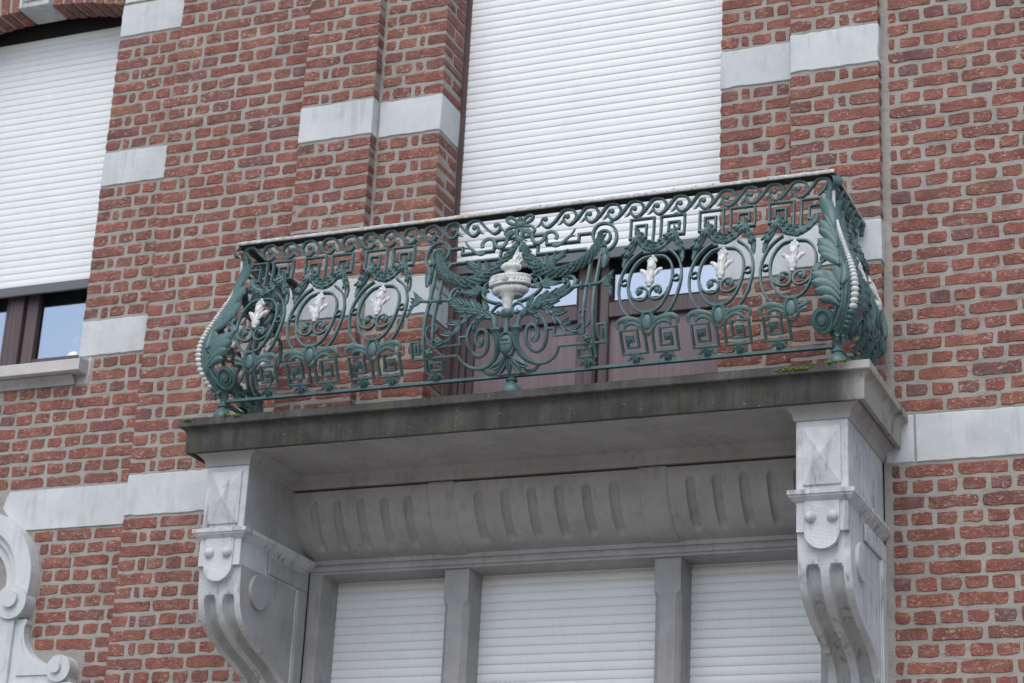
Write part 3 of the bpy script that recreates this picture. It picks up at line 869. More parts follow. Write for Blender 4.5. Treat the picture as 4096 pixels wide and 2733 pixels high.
def moss_patch(cx, cy, cz, n, sx, sy, sz, r0, r1):
    for _ in range(n):
        MS.ball((cx + rg.gauss(0, sx), cy + rg.gauss(0, sy), cz + abs(rg.gauss(0, sz)) * .5 - .001), rg.uniform(r0, r1), 6, 4, (1.2, 1, .7))
moss_patch(1.325, -.606, -.003, 60, .020, .007, .006, .004, .009)
moss_patch(1.175, -.621, -.020, 90, .030, .002, .010, .003, .006)
moss_patch(1.235, -.617, -.006, 20, .012, .003, .006, .002, .005)
moss_patch(1.12, -.621, -.026, 12, .012, .002, .006, .002, .005)
moss_patch(-1.22, -.612, -.003, 30, .02, .006, .004, .003, .007)
moss_patch(-1.17, -.621, -.008, 22, .008, .002, .006, .003, .006)
moss_patch(-1.405, -.621, -.012, 22, .006, .002, .010, .003, .006)
moss_patch(.02, -.598, -.003, 14, .03, .004, .003, .002, .004)
moss_patch(-.30, -.618, -.006, 10, .01, .003, .004, .002, .005)
tag(part(MS, 'moss', 'moss'), 'green moss tufts along the front edge of the balcony slab', 'moss', kind='stuff')

# ------------------------------------------------------------------ railing
RL = thing('balcony_railing', (0, -.51, 0), 'ornate green cast iron balcony railing with white flowers and urn', 'railing')
PT = [(0., -.52), (.09, -.522), (.12, -.535), (.15, -.553), (.185, -.574), (.22, -.590), (.27, -.599), (.33, -.597), (.39, -.583), (.46, -.560), (.53, -.537), (.6, -.517), (.66, -.504), (.72, -.502), (.806, -.510), (.9, -.512)]
_pt = cr(PT, 6)
def PY(z): return lerp_tab(_pt, z)
def F(u, z, h=0.0):
    """point on the bulging front panel; h = outwards"""
    s = (PY(z + .004) - PY(z - .004)) / .008; ln = math.hypot(1, s)
    return Vector((u, PY(z) - h / ln, z + h * s / ln))
def dens(path, step=.022):
    out = [path[0]]
    for a, b in zip(path, path[1:]):
        n = max(1, int(math.ceil(math.hypot(b[0] - a[0], b[1] - a[1]) / step)))
        for i in range(1, n + 1): out.append((a[0] + (b[0] - a[0]) * i / n, a[1] + (b[1] - a[1]) * i / n))
    return out
def stroke(mb, path, w=.0090, d=.0135, Fm=F, closed=False, taper=None, h0=0.0, bev=.0022):
    """flat cast bar following a 2D path on the panel"""
    P2 = path; n = len(P2); rows = []
    for i in range(n):
        p = P2[i]
        a = P2[(i - 1) % n] if closed or i else None
        b = P2[(i + 1) % n] if closed or i < n - 1 else None
        def un(q, r):
            l = math.hypot(r[0] - q[0], r[1] - q[1]) or 1e-9; return ((r[0] - q[0]) / l, (r[1] - q[1]) / l)
        t1 = un(a, p) if a else un(p, b); t2 = un(p, b) if b else t1
        nx, nz = -(t1[1] + t2[1]), (t1[0] + t2[0]); l = math.hypot(nx, nz)
        if l < .2: nx, nz, l = -t1[1], t1[0], 1.0
        nx, nz = nx / l, nz / l
        k = 1.0 / max(.55, abs(nx * -t1[1] + nz * t1[0]))
        ww = w * (taper(i / (n - 1)) if taper else 1.0) / 2 * k
        bb = min(bev, ww * .6)
        f, bk = h0 + d / 2, h0 - d / 2
        sec = [(-ww, bk), (-ww, f - bb), (-ww + bb, f), (ww - bb, f), (ww, f - bb), (ww, bk)]
        rows.append([Fm(p[0] + nx * o, p[1] + nz * o, h) for o, h in sec])
    if closed: rows.append(rows[0])
    mb.grid(rows, True)
    if not closed:
        mb.add(rows[0], [tuple(range(6))]); mb.add(rows[-1], [tuple(range(6))[::-1]])
def rope(mb, path, radii, Fm=F, h0=0.0, n=8, flat=1.0):
    mb.tube([Fm(p[0], p[1], h0) for p in path], radii, n, up=(0, -1, 0) if Fm is F else None, flat=flat)
def leaf(mb, b, t, w, h0=.004, hh=.006, bend=0.0, Fm=F, n=7, curl=0.0, notch=0.0, blunt=False):
    """pointed leaf with rib from base b to tip t"""
    dx, dz = t[0] - b[0], t[1] - b[1]; L = math.hypot(dx, dz) or 1e-6; px, pz = -dz / L, dx / L
    rows = []
    for i in range(n + 1):
        s = i / n
        ww = w * .5 * max(.02, (math.sin(math.pi * min(1, .10 + .90 * s ** .85)) ** .75))
        if blunt: ww = w * .5 * (.35 + .65 * math.sin(math.pi * .5 * min(1, s / .6))) * (math.sqrt(max(.02, 1 - ((s - .72) / .28) ** 2)) if s > .72 else 1)
        if notch: ww *= 1 - notch * abs(math.sin(s * math.pi * 3.5))
        o = bend * L * 4 * s * (1 - s) * .5
        cx, cz = b[0] + dx * s + px * o, b[1] + dz * s + pz * o
        hc = h0 + curl * s * s
        rows.append([Fm(cx + px * q * ww, cz + pz * q * ww, hc + k) for q, k in (((-1, 0), (-.7, hh * .62), (-.35, hh * .92), (0, hh), (.35, hh * .92), (.7, hh * .62), (1, 0), (.4, -.004), (-.4, -.004)) if blunt else ((-1, 0), (-.55, hh), (-.12, hh * .85), (0, hh * .45), (.12, hh * .85), (.55, hh), (1, 0), (.4, -.004), (-.4, -.004)))])
    mb.grid(rows, True)
    mb.add(rows[0], [tuple(range(9))]); mb.add(rows[-1], [tuple(range(9))[::-1]])
def bead(mb, u, z, r, h=0.0, sc=(1, 1, 1), Fm=F, n=10, k=7): mb.ball(Fm(u, z, h), r, n, k, sc)
def mir(path): return [(-x, z) for x, z in path]
CATALOG = {}
def store(name, key, mb, mat, ang=42):
    me = mb.mesh(name, ang); me.materials.append(M[mat]); CATALOG[key] = (name, me)
def use(key, parent, loc=None, rot=None):
    name, me = CATALOG[key]
    return put(name, me, None, parent, loc, rot)
def both(name, key, fn, mat='iron'):
    """build a piece and its mirror image"""
    for s, sg in (('L', 1), ('R', -1)):
        mb = MB(); fn(mb, (lambda p: p) if sg == 1 else (lambda p: [(-x, z) for x, z in p])); store(name, key + s, mb, mat)

# ---- rails
def rail(x0, x1, y0, y1, z0, z1, nm, mat, bev=.0015): 
    m = MB(); m.box(x0, x1, y0, y1, z0, z1, bev); return part(m, nm, mat, RL)
rail(-1.300, 1.300, -.533, -.484, .7962, .7985, 'top_rail', 'darkiron', .0006)
cap = MB(); rr = random.Random(9); rows = []
for i in range(131):
    x = -1.304 + 2.608 * i / 130; q = lambda a: rr.uniform(-a, a)
    rows.append([(x, -.480, .7988), (x, -.536, .7988 + q(.0008)), (x, -.538 + q(.0009), .8005 + q(.0006)), (x, -.538 + q(.001), .810 + q(.0008)), (x, -.535, .814 + q(.0011)), (x, -.482, .814 + q(.0008)), (x, -.480, .7988)])
cap.grid(rows, False); part(cap, 'rail_capping', 'railwhite', RL, 60)
rb = random.Random(4)
for i in range(14):                            # blisters of old paint and lichen on the rail
    m = MB(); m.ball((rb.uniform(-1.25, 1.25), -.536, .813), rb.uniform(.003, .006), 7, 5, (1.6, .7, .8)); part(m, 'paint_blister', 'railwhite', RL)
for s in (-1, 1):
    a_, b_ = sorted((s * 1.262, s * 1.300))
    rail(a_, b_, -.484, -.001, .7925, .8025, 'top_rail', 'darkiron')
    rail(a_ - .003, b_ + .003, -.480, -.001, .8030, .8135, 'rail_capping', 'railwhite')
    a_, b_ = sorted((s * 1.300, s * 1.318))
    rail(a_, b_, -.50, -.0005, .086, .100, 'bottom_rail', 'iron')
rail(-1.290, 1.290, -.531, -.512, .088, .101, 'bottom_rail', 'iron')

# ---- running-dog wave band
wv = cr([(-.0177, .7462), (-.0078, .7334), (.0084, .7274), (.0277, .7371), (.0533, .7625), (.0757, .7883), (.0982, .7957 - .0035), (.1207, .7845), (.133, .7594), (.1257, .7429)], 5)
def wave(mb, mp):
    stroke(mb, mp(wv), .0108, .018)
    rope(mb, mp(cr([(-.016, .7462), (-.017, .7560), (-.010, .7640), (.000, .7640), (.004, .7580)], 4)), [.0050, .0052, .0054, .0056, .0058, .006, .0062, .0064, .0066, .0068, .007, .0072, .0074, .0076, .0076, .0078, .008][:17], h0=.003)
    p = mp([(.001, .7605)])[0]; bead(mb, p[0], p[1], .0112, .005, (1, .8, 1))
    rope(mb, mp(cr([(-.012, .7520), (-.0220, .7445), (-.0310, .7345), (-.0440, .7300)], 4)), [.0066, .0068, .0068, .0066, .0064, .006, .0056, .005, .0044, .0036, .0028, .002, .0014], h0=.002)
both('wave_scroll', 'wave', wave)
EYE = [.108 + .0952 * i for i in range(12)]
for x in EYE: use('waveL', RL, (x, 0, 0)); use('waveR', RL, (-x, 0, 0))
for s in (1, -1):
    mb = MB(); stroke(mb, cr([(s * x, z) for x, z in ((1.232, .7275), (1.252, .745), (1.268, .768), (1.281, .786))], 4), .0105, .013); part(mb, 'wave_end', 'iron', RL)

# ---- one oval unit (about u = 0), halves mirrored
top_m = dens([(-.0150, .590), (-.0150, .7145), (-.1115, .7145), (-.1115, .6275), (-.0463, .6275), (-.0463, .6860), (-.0893, .6860), (-.0893, .6494)])
both('meander', 'topmeander', lambda mb, mp: stroke(mb, mp(top_m), .0088, .0165))
both('meander', 'topmeander_cut', lambda mb, mp: (stroke(mb, mp(dens([(-.0150, .590), (-.0150, .7145), (-.082, .7145)])), .0088, .0165), stroke(mb, mp(dens([(-.082, .6865), (-.0463, .6865), (-.0463, .6275), (-.078, .6275)])), .0088, .0165)))
ovo = cr([(-.0515, .5625), (-.081, .5385), (-.104, .5063), (-.1195, .4635), (-.1252, .4235), (-.1252, .398), (-.121, .3600), (-.1095, .3160), (-.095, .2860), (-.077, .2650), (-.055, .2490), (-.037, .2415)], 5)
both('oval_bar', 'ovo', lambda mb, mp: stroke(mb, mp(ovo), .0090, .0165))
ovi = cr([(-.004, .5330), (-.0260, .5310), (-.0480, .5240), (-.0690, .5010), (-.0825, .4700), (-.0880, .4350), (-.0868, .3924), (-.0790, .3520), (-.0690, .3260), (-.0542, .2998), (-.0356, .2830), (-.0190, .2745)], 5) + [(-.0165, .2830)]
both('oval_bar', 'ovi', lambda mb, mp: stroke(mb, mp(ovi), .0090, .0165))
def ring_fn(mb, mp):
    c = mp([(-.1055, .4160)])[0]
    stroke(mb, [(c[0] + .0135 * math.cos(t), c[1] + .0130 * math.sin(t)) for t in (2 * math.pi * i / 22 for i in range(22))], .0048, .015, closed=True, bev=.001)
both('spacer_ring', 'ring', ring_fn)
cul = cr([(-.0810, .3768), (-.0663, .3435), (-.0372, .3274), (-.0147, .3317), (-.0049, .3506), (-.0101, .3728), (-.0267, .3844), (-.0429, .3811), (-.0483, .3644), (-.0402, .352)], 5)
def curl_fn(mb, mp):
    stroke(mb, mp(cul), .0088, .014, taper=lambda t: 1.0 + .5 * max(0, t - .6))
    p = mp([(-.0345, .3640)])[0]; bead(mb, p[0], p[1], .0125, .004, (1, .9, 1))
both('curl', 'curl', curl_fn)
low_m = dens([(-.0205, .2020), (-.0150, .1880), (-.0152, .1328), (-.1120, .1328), (-.1130, .2112), (-.0457, .2112), (-.0448, .1535), (-.0885, .1530), (-.0893, .1780)])
def low_fn(mb, mp):
    stroke(mb, mp(low_m), .0088, .0165)
    c = mp([(-.0768, .1800)])[0]
    q = [F(c[0] + a, c[1] + b, h) for h in (-.005, .008) for a, b in ((-.0165, -.0125), (.0165, -.0125), (.0165, .0140), (-.0165, .0140))]
    mb.add(q, [(3, 2, 1, 0), (4, 5, 6, 7), (0, 1, 5, 4), (1, 2, 6, 5), (2, 3, 7, 6), (3, 0, 4, 7)])
    for i in range(5):
        t = 2 * math.pi * i / 5 + .3; bead(mb, c[0] + .007 * math.cos(t), c[1] + .007 * math.sin(t), .0045, .010, n=7, k=5)
    bead(mb, c[0], c[1], .004, .0125, n=7, k=5)
both('meander', 'lowmeander', low_fn)
def lleaf_fn(mb, mp):
    rope(mb, mp(cr([(-.0250, .2380), (-.0462, .2480), (-.0784, .2545), (-.1050, .2520), (-.1220, .2380), (-.1185, .2190)], 4)), [.006 + .0055 * math.sin(math.pi * i / 20) for i in range(21)], h0=.004, flat=.8)
    rope(mb, mp(cr([(-.0230, .2150), (-.0440, .2310), (-.0640, .2375), (-.0850, .2310), (-.0950, .2180)], 4)), [.0055 + .0042 * math.sin(math.pi * i / 16) for i in range(17)], h0=.004, flat=.8)
    rope(mb, mp(cr([(-.0560, .2480), (-.0740, .2460), (-.0900, .2440), (-.1000, .2360)], 4)), [.002 + .005 * math.sin(math.pi * i / 12) for i in range(13)], h0=.006, flat=.7)
both('shield_leaf', 'lleaf', lleaf_fn)
def lleafcut_fn(mb, mp):
    rope(mb, mp(cr([(-.0250, .2380), (-.0462, .2450), (-.0680, .2560)], 4)), [.006, .0065, .007, .0075, .008, .009, .010, .011, .012], h0=.004, flat=.7)
    rope(mb, mp(cr([(-.0230, .2150), (-.0400, .2280), (-.0620, .2330)], 4)), [.005, .0052, .0056, .006, .0064, .007, .0076, .008, .008], h0=.004, flat=.7)
both('shield_leaf', 'lleafcut', lleafcut_fn)
mb = MB()                                      # shield
bead(mb, 0, .2350, .0205, .008, (1, .55, 1.62), n=16, k=10)
stroke(mb, [(.0245 * math.cos(t) * (1 - .12 * math.sin(t)), .2345 + .0400 * math.sin(t)) for t in (2 * math.pi * i / 28 for i in range(28))], .0075, .014, closed=True, h0=.004)
stroke(mb, [(-.0205, .2725), (0, .2745), (.0205, .2725)], .012, .016, h0=.004)
for s in (1, -1):
    stroke(mb, cr([(s * .020, .2680), (s * .022, .2520), (s * .034, .2520), (s * .040, .2420), (s * .030, .2330), (s * .026, .2140), (s * .012, .1940)], 4), .008, .013, h0=.002)
    stroke(mb, [(s * .018, .268), (s * .018, .286)], .011, .014)
rope(mb, [(0, .198), (0, .185)], [.007, .003], h0=.003)
store('shield', 'shield', mb, 'iron')
def gar_fn(mb, mp):                            # half garland over the oval, with its pendant
    c = cr([(-.0735, .6450), (-.0680, .6230), (-.0478, .5985), (-.0240, .5740), (.002, .5640)], 5)
    rope(mb, mp(c), [.004 + .0095 * (i / 20) ** .9 for i in range(21)], h0=.002, n=8)
    rg = random.Random(5)
    for i in range(5):
        q = c[min(20, 2 + i * 4)]; q2 = c[min(20, 7 + i * 4)]
        for o in (-.010, .0, .010):
            p0, p1 = mp([(q[0] + o * .5, q[1] + o * .6)])[0], mp([(q2[0] + o * 1.2, q2[1] + o * 1.9)])[0]
            leaf(mb, p0, p1, .021, .009, .008, curl=.008)
    for a, b, w in (((-.0735, .640), (-.0440, .6000), .022), ((-.0735, .640), (-.0990, .588), .022), ((-.0735, .640), (-.0790, .580), .0165), ((-.0735, .640), (-.060, .582), .019)):
        p = mp([a, b]); leaf(mb, p[0], p[1], w, .008, .009, curl=.009)
    leaf(mb, *mp([(-.0735, .630), (-.0735, .668)]), .015, .008, .007)
    leaf(mb, *mp([(-.080, .632), (-.082, .658)]), .011, .004, .006); leaf(mb, *mp([(-.067, .632), (-.062, .655)]), .011, .004, .006)
    d = cr([(-.0800, .615), (-.0960, .575), (-.1120, .545), (-.1190, .510), (-.1220, .494)], 4)
    rope(mb, mp(d), [.007, .009, .0105, .0115, .012, .0125, .0128, .0128, .012, .0115, .011, .010, .009, .008, .007, .005, .003], h0=.003)
    for a, b, w in (((-.088, .604), (-.103, .556), .0165), ((-.0855, .604), (-.120, .566), .019), ((-.1000, .572), (-.117, .524), .0165), ((-.106, .575), (-.131, .536), .016), ((-.1, .57), (-.103, .526), .016)):
        p = mp([a, b]); leaf(mb, p[0], p[1], w, .011, .008, curl=.007)
    for i in range(13):
        s = i / 12; q = d[min(16, 8 + int(s * 8))]
        p = mp([(q[0] + rg.uniform(-.008, .008) * (1.1 - s), q[1] + rg.uniform(-.004, .004))])[0]
        bead(mb, p[0], p[1], .0048, .011 - .006 * s, n=7, k=5)
both('garland', 'gar', gar_fn)
def garcut_fn(mb, mp):
    c = cr([(-.0790, .640), (-.0700, .6150), (-.0500, .5910), (-.0240, .5740), (.002, .5640)], 5)
    rope(mb, mp(c), [.008 + .0085 * (i / 20) ** .7 for i in range(21)], h0=.004)
    for i in range(4):
        q = c[min(20, 2 + i * 5)]; q2 = c[min(20, 8 + i * 5)]
        for o in (-.009, .006): leaf(mb, *mp([(q[0] + o * .7, q[1] + o), (q2[0] + o * 1.1, q2[1] + o * 1.2)]), .018, .010, .006, curl=.003)
both('garland', 'garcut', garcut_fn)
mb = MB()
for i in range(9):
    t = 2 * math.pi * i / 8; r = .0095 if i < 8 else 0
    bead(mb, r * math.cos(t) * 1.3, .556 + r * math.sin(t), .0058, .017 if i == 8 else .014, n=8, k=5)
store('berry_cluster', 'berries', mb, 'iron')
mb = MB()                                      # white lily-like flower
rope(mb, cr([(0, .3830), (0, .3900), (0, .4050), (0, .4230), (0, .4400), (0, .4560)], 4), [.009, .0095, .0105, .0095, .0095, .012, .015, .017, .018, .018, .0178, .0172, .0165, .0155, .0145, .0135, .0125, .0118, .011, .0105, .010], h0=.006, n=14, flat=.85)
rope(mb, cr([(0, .4450), (0, .4620), (0, .4800), (0, .4980)], 5), [.009, .0105, .012, .0135, .015, .0165, .0175, .0182, .0186, .0186, .0182, .0174, .0162, .0146, .013, .011], h0=.007, n=14, flat=.85)
for s in (1, -1):
    rope(mb, cr([(s * .006, .4300), (s * .0180, .4420), (s * .0320, .4560), (s * .0450, .4655)], 4), [.005, .0062, .0074, .0086, .0094, .0098, .010, .0098, .0094, .0086, .0074, .006, .003], h0=.008, n=10, flat=.75)
    leaf(mb, (s * .003, .405), (s * .013, .458), .013, .018, .004, curl=-.003); leaf(mb, (s * .004, .460), (s * .013, .502), .013, .019, .004, curl=-.004)
    leaf(mb, (s * .012, .415), (s * .036, .457), .008, .014, .004, curl=-.002)
for x, z, r in ((-.0135, .5015, .0085), (.0, .5040, .009), (.0135, .5015, .0085), (-.008, .5120, .008), (.008, .5120, .008), (.0, .5220, .0072)): bead(mb, x, z, r, .010, n=9, k=6)
rope(mb, [(0, .5240), (0, .5325)], [.005, .003], h0=.008)
store('white_flower', 'flower', mb, 'white')
def foot_mesh(mb):
    mb.lathe([(.0135, .0), (.0135, .012), (.0105, .020), (.013, .027), (.010, .033), (.004, .036)], (0, -.522, .098), 12)
    for s in (1, -1):
        rope(mb, cr([(s * .008, .128), (s * .018, .122), (s * .027, .112), (s * .036, .1145)], 4), [.0055, .006, .0066, .007, .0072, .007, .0066, .006, .0054, .0048, .004, .003, .002], h0=.004, flat=.7)
        leaf(mb, (s * .004, .130), (s * .010, .104), .013, .008, .005, curl=.004)
    leaf(mb, (0, .131), (0, .108), .012, .011, .005, curl=.004)
mb = MB(); foot_mesh(mb); store('bell_foot', 'foot', mb, 'iron')
mb = MB(); bead(mb, 0, .7205, .0075, .0, (1.5, 1, .9)); store('pad', 'pad', mb, 'iron')
def oval_unit(loc, rot, skip=()):
    """skip: 'L'/'R' = that half is cut away (corner), 'l'/'r' = that half is left out behind the wall"""
    un = put('oval_panel', CATALOG['shield'][1], None, RL, loc, rot)
    for k in ('berries', 'flower'): use(k, un)
    for h in 'LR':
        sgn = -1 if h == 'L' else 1
        if h.lower() in skip: use('ovi' + h, un); continue
        use('ovi' + h, un); use('curl' + h, un)
        if h in skip:
            for k in ('topmeander_cut', 'garcut', 'lleafcut'): use(k + h, un)
            continue
        for k in ('topmeander', 'ovo', 'ring', 'lowmeander', 'lleaf', 'gar'): use(k + h, un)
        use('foot', un, (sgn * .0640, 0, 0)); use('pad', un, (sgn * .076, 0, 0))
    return un
for x in (.585, .8705): oval_unit((x, 0, 0), None); oval_unit((-x, 0, 0), None)
oval_unit((1.152, 0, 0), None, 'R'); oval_unit((-1.152, 0, 0), None, 'L')
# side panels: the same castings turned round the corners
H_ = math.pi / 2
oval_unit((.787, -.51 + .145, 0), (0, 0, H_), 'L'); oval_unit((.787, -.51 + .40, 0), (0, 0, H_), 'r')
oval_unit((-.787, -.51 + .145, 0), (0, 0, -H_), 'R'); oval_unit((-.787, -.51 + .40, 0), (0, 0, -H_), 'l')
for i in range(4):
    use('waveL', RL, (.787, -.51 + .06 + .0952 * i, 0), (0, 0, H_)); use('waveR', RL, (-.787, -.51 + .06 + .0952 * i, 0), (0, 0, -H_))

# ---- centre piece: every bar traced once and mirrored
CP = MB()
bead(CP, 0, .206, .030, .012, (.92, .6, 1.42), n=16, k=10)
stroke(CP, [(.030 * math.cos(t), .206 + .043 * math.sin(t)) for t in (2 * math.pi * i / 28 for i in range(28))], .008, .018, closed=True, h0=.002)
for i in range(7):
    t = 2 * math.pi * i / 6; r = .013 if i < 6 else 0
    bead(CP, r * math.cos(t), .210 + r * 1.2 * math.sin(t), .0085, .026 if i == 6 else .022, n=9, k=6)
CP = part(CP, 'centre_ornament', 'iron', RL)
BARS = [
    ('ring_bar', cr([(.3605, .5858), (.3942, .5945), (.4124, .6224), (.4151, .6523), (.4059, .6849), (.3861, .7070), (.3599, .7160), (.3345, .7105), (.3177, .6914), (.3141, .6651), (.3229, .6401), (.3343, .6234)], 4), .0112, .0165),
    ('ring_bar', cr([(.3560, .6222), (.3794, .6297), (.3879, .6498), (.3836, .6707), (.3669, .6826), (.3481, .6807), (.3419, .6674), (.3496, .6548)], 4), .0105, .0165),
    ('lyre_bar', cr([(.3600, .5860), (.3588, .5433), (.3575, .4967), (.3572, .4345), (.3585, .3734), (.3601, .3362), (.3606, .2818), (.3612, .2311), (.3610, .1963), (.3605, .1698), (.3599, .1329)], 4), .0112, .0165),
    ('lyre_bar', cr([(.3205, .5513), (.3208, .5077), (.3214, .4514), (.3216, .3926), (.3220, .3335), (.3210, .2859), (.3212, .2474), (.3220, .2176)], 4), .0112, .0165),
    ('step_bar', dens([(.002, .6968), (.1080, .6968), (.1165, .6500), (.2543, .6480), (.2544, .6785), (.3144, .6780)]), .0105, .0165),
    ('step_bar', dens([(.002, .6505), (.0800, .6505), (.0821, .6065), (.2932, .6055), (.3114, .5804)]), .0105, .0165),
    ('handle', cr([(.0860, .4850), (.0760, .4780), (.0640, .4838), (.0613, .4999), (.0880, .5060), (.1163, .4835), (.1275, .4507), (.1164, .4208), (.0881, .3963), (.0548, .3835), (.036, .380)], 4), .0098, .0165),
    ('small_scroll', cr([(.0720, .3420), (.0496, .3704), (.0274, .3729), (.0178, .3547), (.0306, .3324), (.0440, .3339), (.0400, .3440)], 4), .0085, .013),
    ('frame_bar', dens([(.2167, .1815), (.3173, .1812), (.4142, .1800), (.4150, .2465), (.3815, .2465), (.3822, .1985), (.3988, .1985), (.3988, .2300)]), .0088, .0165),
    ('frame_bar', dens([(.1680, .2485), (.2026, .2485), (.2010, .2195), (.3230, .2185)]), .0088, .0165),
    ('spiral_bar', cr([(.1292, .3193), (.1495, .2954), (.1644, .2695), (.1690, .2416), (.1661, .2125), (.1498, .1820), (.1233, .1698), (.0984, .1805), (.0842, .2033), (.0814, .2346), (.0888, .2616), (.1077, .2725), (.1239, .2633), (.1327, .2399), (.1300, .2178), (.1171, .2074), (.1060, .2152), (.1070, .2322)], 4), .0115, .0165),
    ('small_scroll', cr([(.3116, .2828), (.3030, .2958), (.3095, .3092), (.3247, .3130), (.3439, .2997), (.3517, .2746), (.3448, .2526), (.3286, .2404)], 4), .0068, .011),
    ('box_bar', None, .0088, .0165),
    ('link', dens([(.325, .181), (.325, .166)]), .012, .012),
]
for nm, pth, w, d in BARS:
    for s in (1, -1):
        mb = MB()
        if pth is None: stroke(mb, [(s * x, z) for x, z in dens([(.2907, .1640), (.3440, .1640), (.3445, .1370), (.2907, .1370), (.2907, .1640)])[:-1]], w, d, closed=True)
        else: stroke(mb, [(s * x, z) for x, z in pth], w, d)
        part(mb, nm, 'iron', CP, 42)
for s in (1, -1):
    mp = lambda p: [(s * x, z) for x, z in p]
    m1 = lambda x, z: (s * x, z)
    # horn of plenty with cup
    mb = MB(); hp = cr([(.0425, .2560), (.0395, .2300), (.0395, .2050), (.0472, .1790), (.0688, .1531), (.0980, .1366), (.1317, .1302), (.1680, .1367), (.1981, .1541), (.2167, .1820)], 5)
    n_ = len(hp); rope(mb, mp(hp), [.0200 - .0140 * (i / (n_ - 1)) ** .55 for i in range(n_)], h0=.004, n=10, flat=.8)
    for q in (-.011, -.004, .004, .011): stroke(mb, mp([(x + q * (1 - i / 14), z) for i, (x, z) in enumerate(hp[:14])]), .003, .006, h0=.017)
    part(mb, 'horn', 'iron', CP, 50)
    mb = MB(); c = F(s * .0445, .2590, .004)
    mb.lathe([(.010, -.012), (.018, -.008), (.0255, .000), (.0255, .004), (.019, .008), (.013, .012)], c, 18); part(mb, 'cup', 'iron', CP)
    mb = MB(); bead(mb, s * .1095, .2240, .0095, .002, (1, .8, 1.7)); part(mb, 'spiral_eye', 'iron', CP)
    mb = MB()                                    # rosette at the foot of the lyre bars
    for i in range(6):
        t = 2 * math.pi * i / 5; r = .0098 if i < 5 else 0
        bead(mb, s * .3370 + r * math.cos(t), .2010 + r * math.sin(t), .0085, .008 if i < 5 else .014, n=9, k=6)
    part(mb, 'rosette', 'iron', CP)
    mb = MB()                                    # big acanthus spray rising from the cup
    ax = cr([(.0475, .2700), (.0540, .3000), (.0665, .3258), (.0957, .3517), (.1322, .3640), (.1787, .3800), (.2194, .3950), (.2574, .4120)], 4)
    n_ = len(ax); rope(mb, mp(ax), [.0095 - .005 * i / (n_ - 1) for i in range(n_)], h0=.006)
    for b, t, w in (((.0900, .348), (.1123, .3940), .026), ((.0850, .345), (.0960, .3790), .018), ((.1150, .356), (.1440, .3900), .020), ((.1350, .362), (.1690, .4060), .028), ((.1550, .370), (.1930, .4010), .020), ((.1750, .378), (.2080, .4130), .022), ((.1950, .385), (.2360, .4220), .024), ((.220, .396), (.2560, .4240), .020),
                    ((.0800, .338), (.1290, .3400), .030), ((.1000, .348), (.1560, .3440), .028), ((.1250, .356), (.1830, .3500), .030), ((.1500, .365), (.2250, .3540), .030), ((.1800, .376), (.2330, .3700), .026), ((.2050, .388), (.2610, .3890), .026), ((.2300, .399), (.2680, .4050), .020), ((.060, .315), (.095, .3230), .022)):
        leaf(mb, m1(*b), m1(*t), w, .008, .008, bend=.15 * s * (1 if t[1] > b[1] + .012 else -1), curl=.006)
    part(mb, 'acanthus_spray', 'iron', CP, 60)
    mb = MB()                                    # leaf folding over the cup, and its dark underside curl
    cl = cr([(.0460, .2740), (.0568, .3077), (.0828, .3268), (.1129, .3210), (.1332, .2971), (.1361, .2672)], 4)
    rope(mb, mp(cl), [.007 + .010 * math.sin(math.pi * i / (len(cl) - 1)) for i in range(len(cl))], h0=.004, flat=.55, n=10)
    for b, t, w in (((.060, .310), (.1000, .3430), .024), ((.075, .322), (.1200, .3350), .024), ((.098, .325), (.1350, .3130), .022), ((.120, .314), (.1440, .2880), .018), ((.132, .297), (.139, .262), .014)): leaf(mb, m1(*b), m1(*t), w, .010, .007, curl=.006)
    part(mb, 'folded_leaf', 'iron', CP, 60)
    mb = MB()                                    # lower branch running down to the bars
    br = cr([(.1450, .3420), (.1748, .3227), (.2030, .2981), (.2232, .2716), (.2414, .2498), (.2623, .2367), (.2861, .2345), (.3129, .2456)], 4)
    rope(mb, mp(br), [.0088 - .004 * i / (len(br) - 1) for i in range(len(br))], h0=.004)
    for b, t, w in (((.200, .302), (.2600, .3057), .024), ((.195, .305), (.245, .3180), .018), ((.236, .258), (.2843, .2680), .022), ((.235, .262), (.268, .280), .016), ((.2000, .300), (.2149, .2573), .020), ((.235, .256), (.2568, .2297), .020), ((.280, .236), (.3180, .2520), .018), ((.270, .237), (.3050, .2250), .018), ((.165, .331), (.203, .334), .022), ((.170, .325), (.185, .297), .02)): leaf(mb, m1(*b), m1(*t), w, .007, .007, curl=.005)
    part(mb, 'branch', 'iron', CP, 60)
    mb = MB()                                    # curled tip of the spray
    cu = cr([(.2450, .4080), (.2660, .4304), (.2692, .4517), (.2565, .4720), (.2362, .4800), (.2200, .4730), (.2190, .4570), (.2300, .4470)], 4)
    stroke(mb, mp(cu), .0135, .016, taper=lambda t: 1.1 - .35 * t); bead(mb, s * .236, .4560, .0095, .006)
    leaf(mb, m1(.250, .430), m1(.238, .4620), .014, .004, .006); part(mb, 'curled_tip', 'iron', CP, 50)
    mb = MB()                                    # sprig crossing the lyre bars
    sg = cr([(.2580, .4140), (.3003, .4190), (.3400, .4200), (.3780, .4230), (.4020, .4330)], 4)
    rope(mb, mp(sg), [.0062, .0078, .0085, .0078, .0062, .006, .006, .006, .0062, .0064, .0068, .007, .0072, .0074, .0076, .0078, .008], h0=.010)
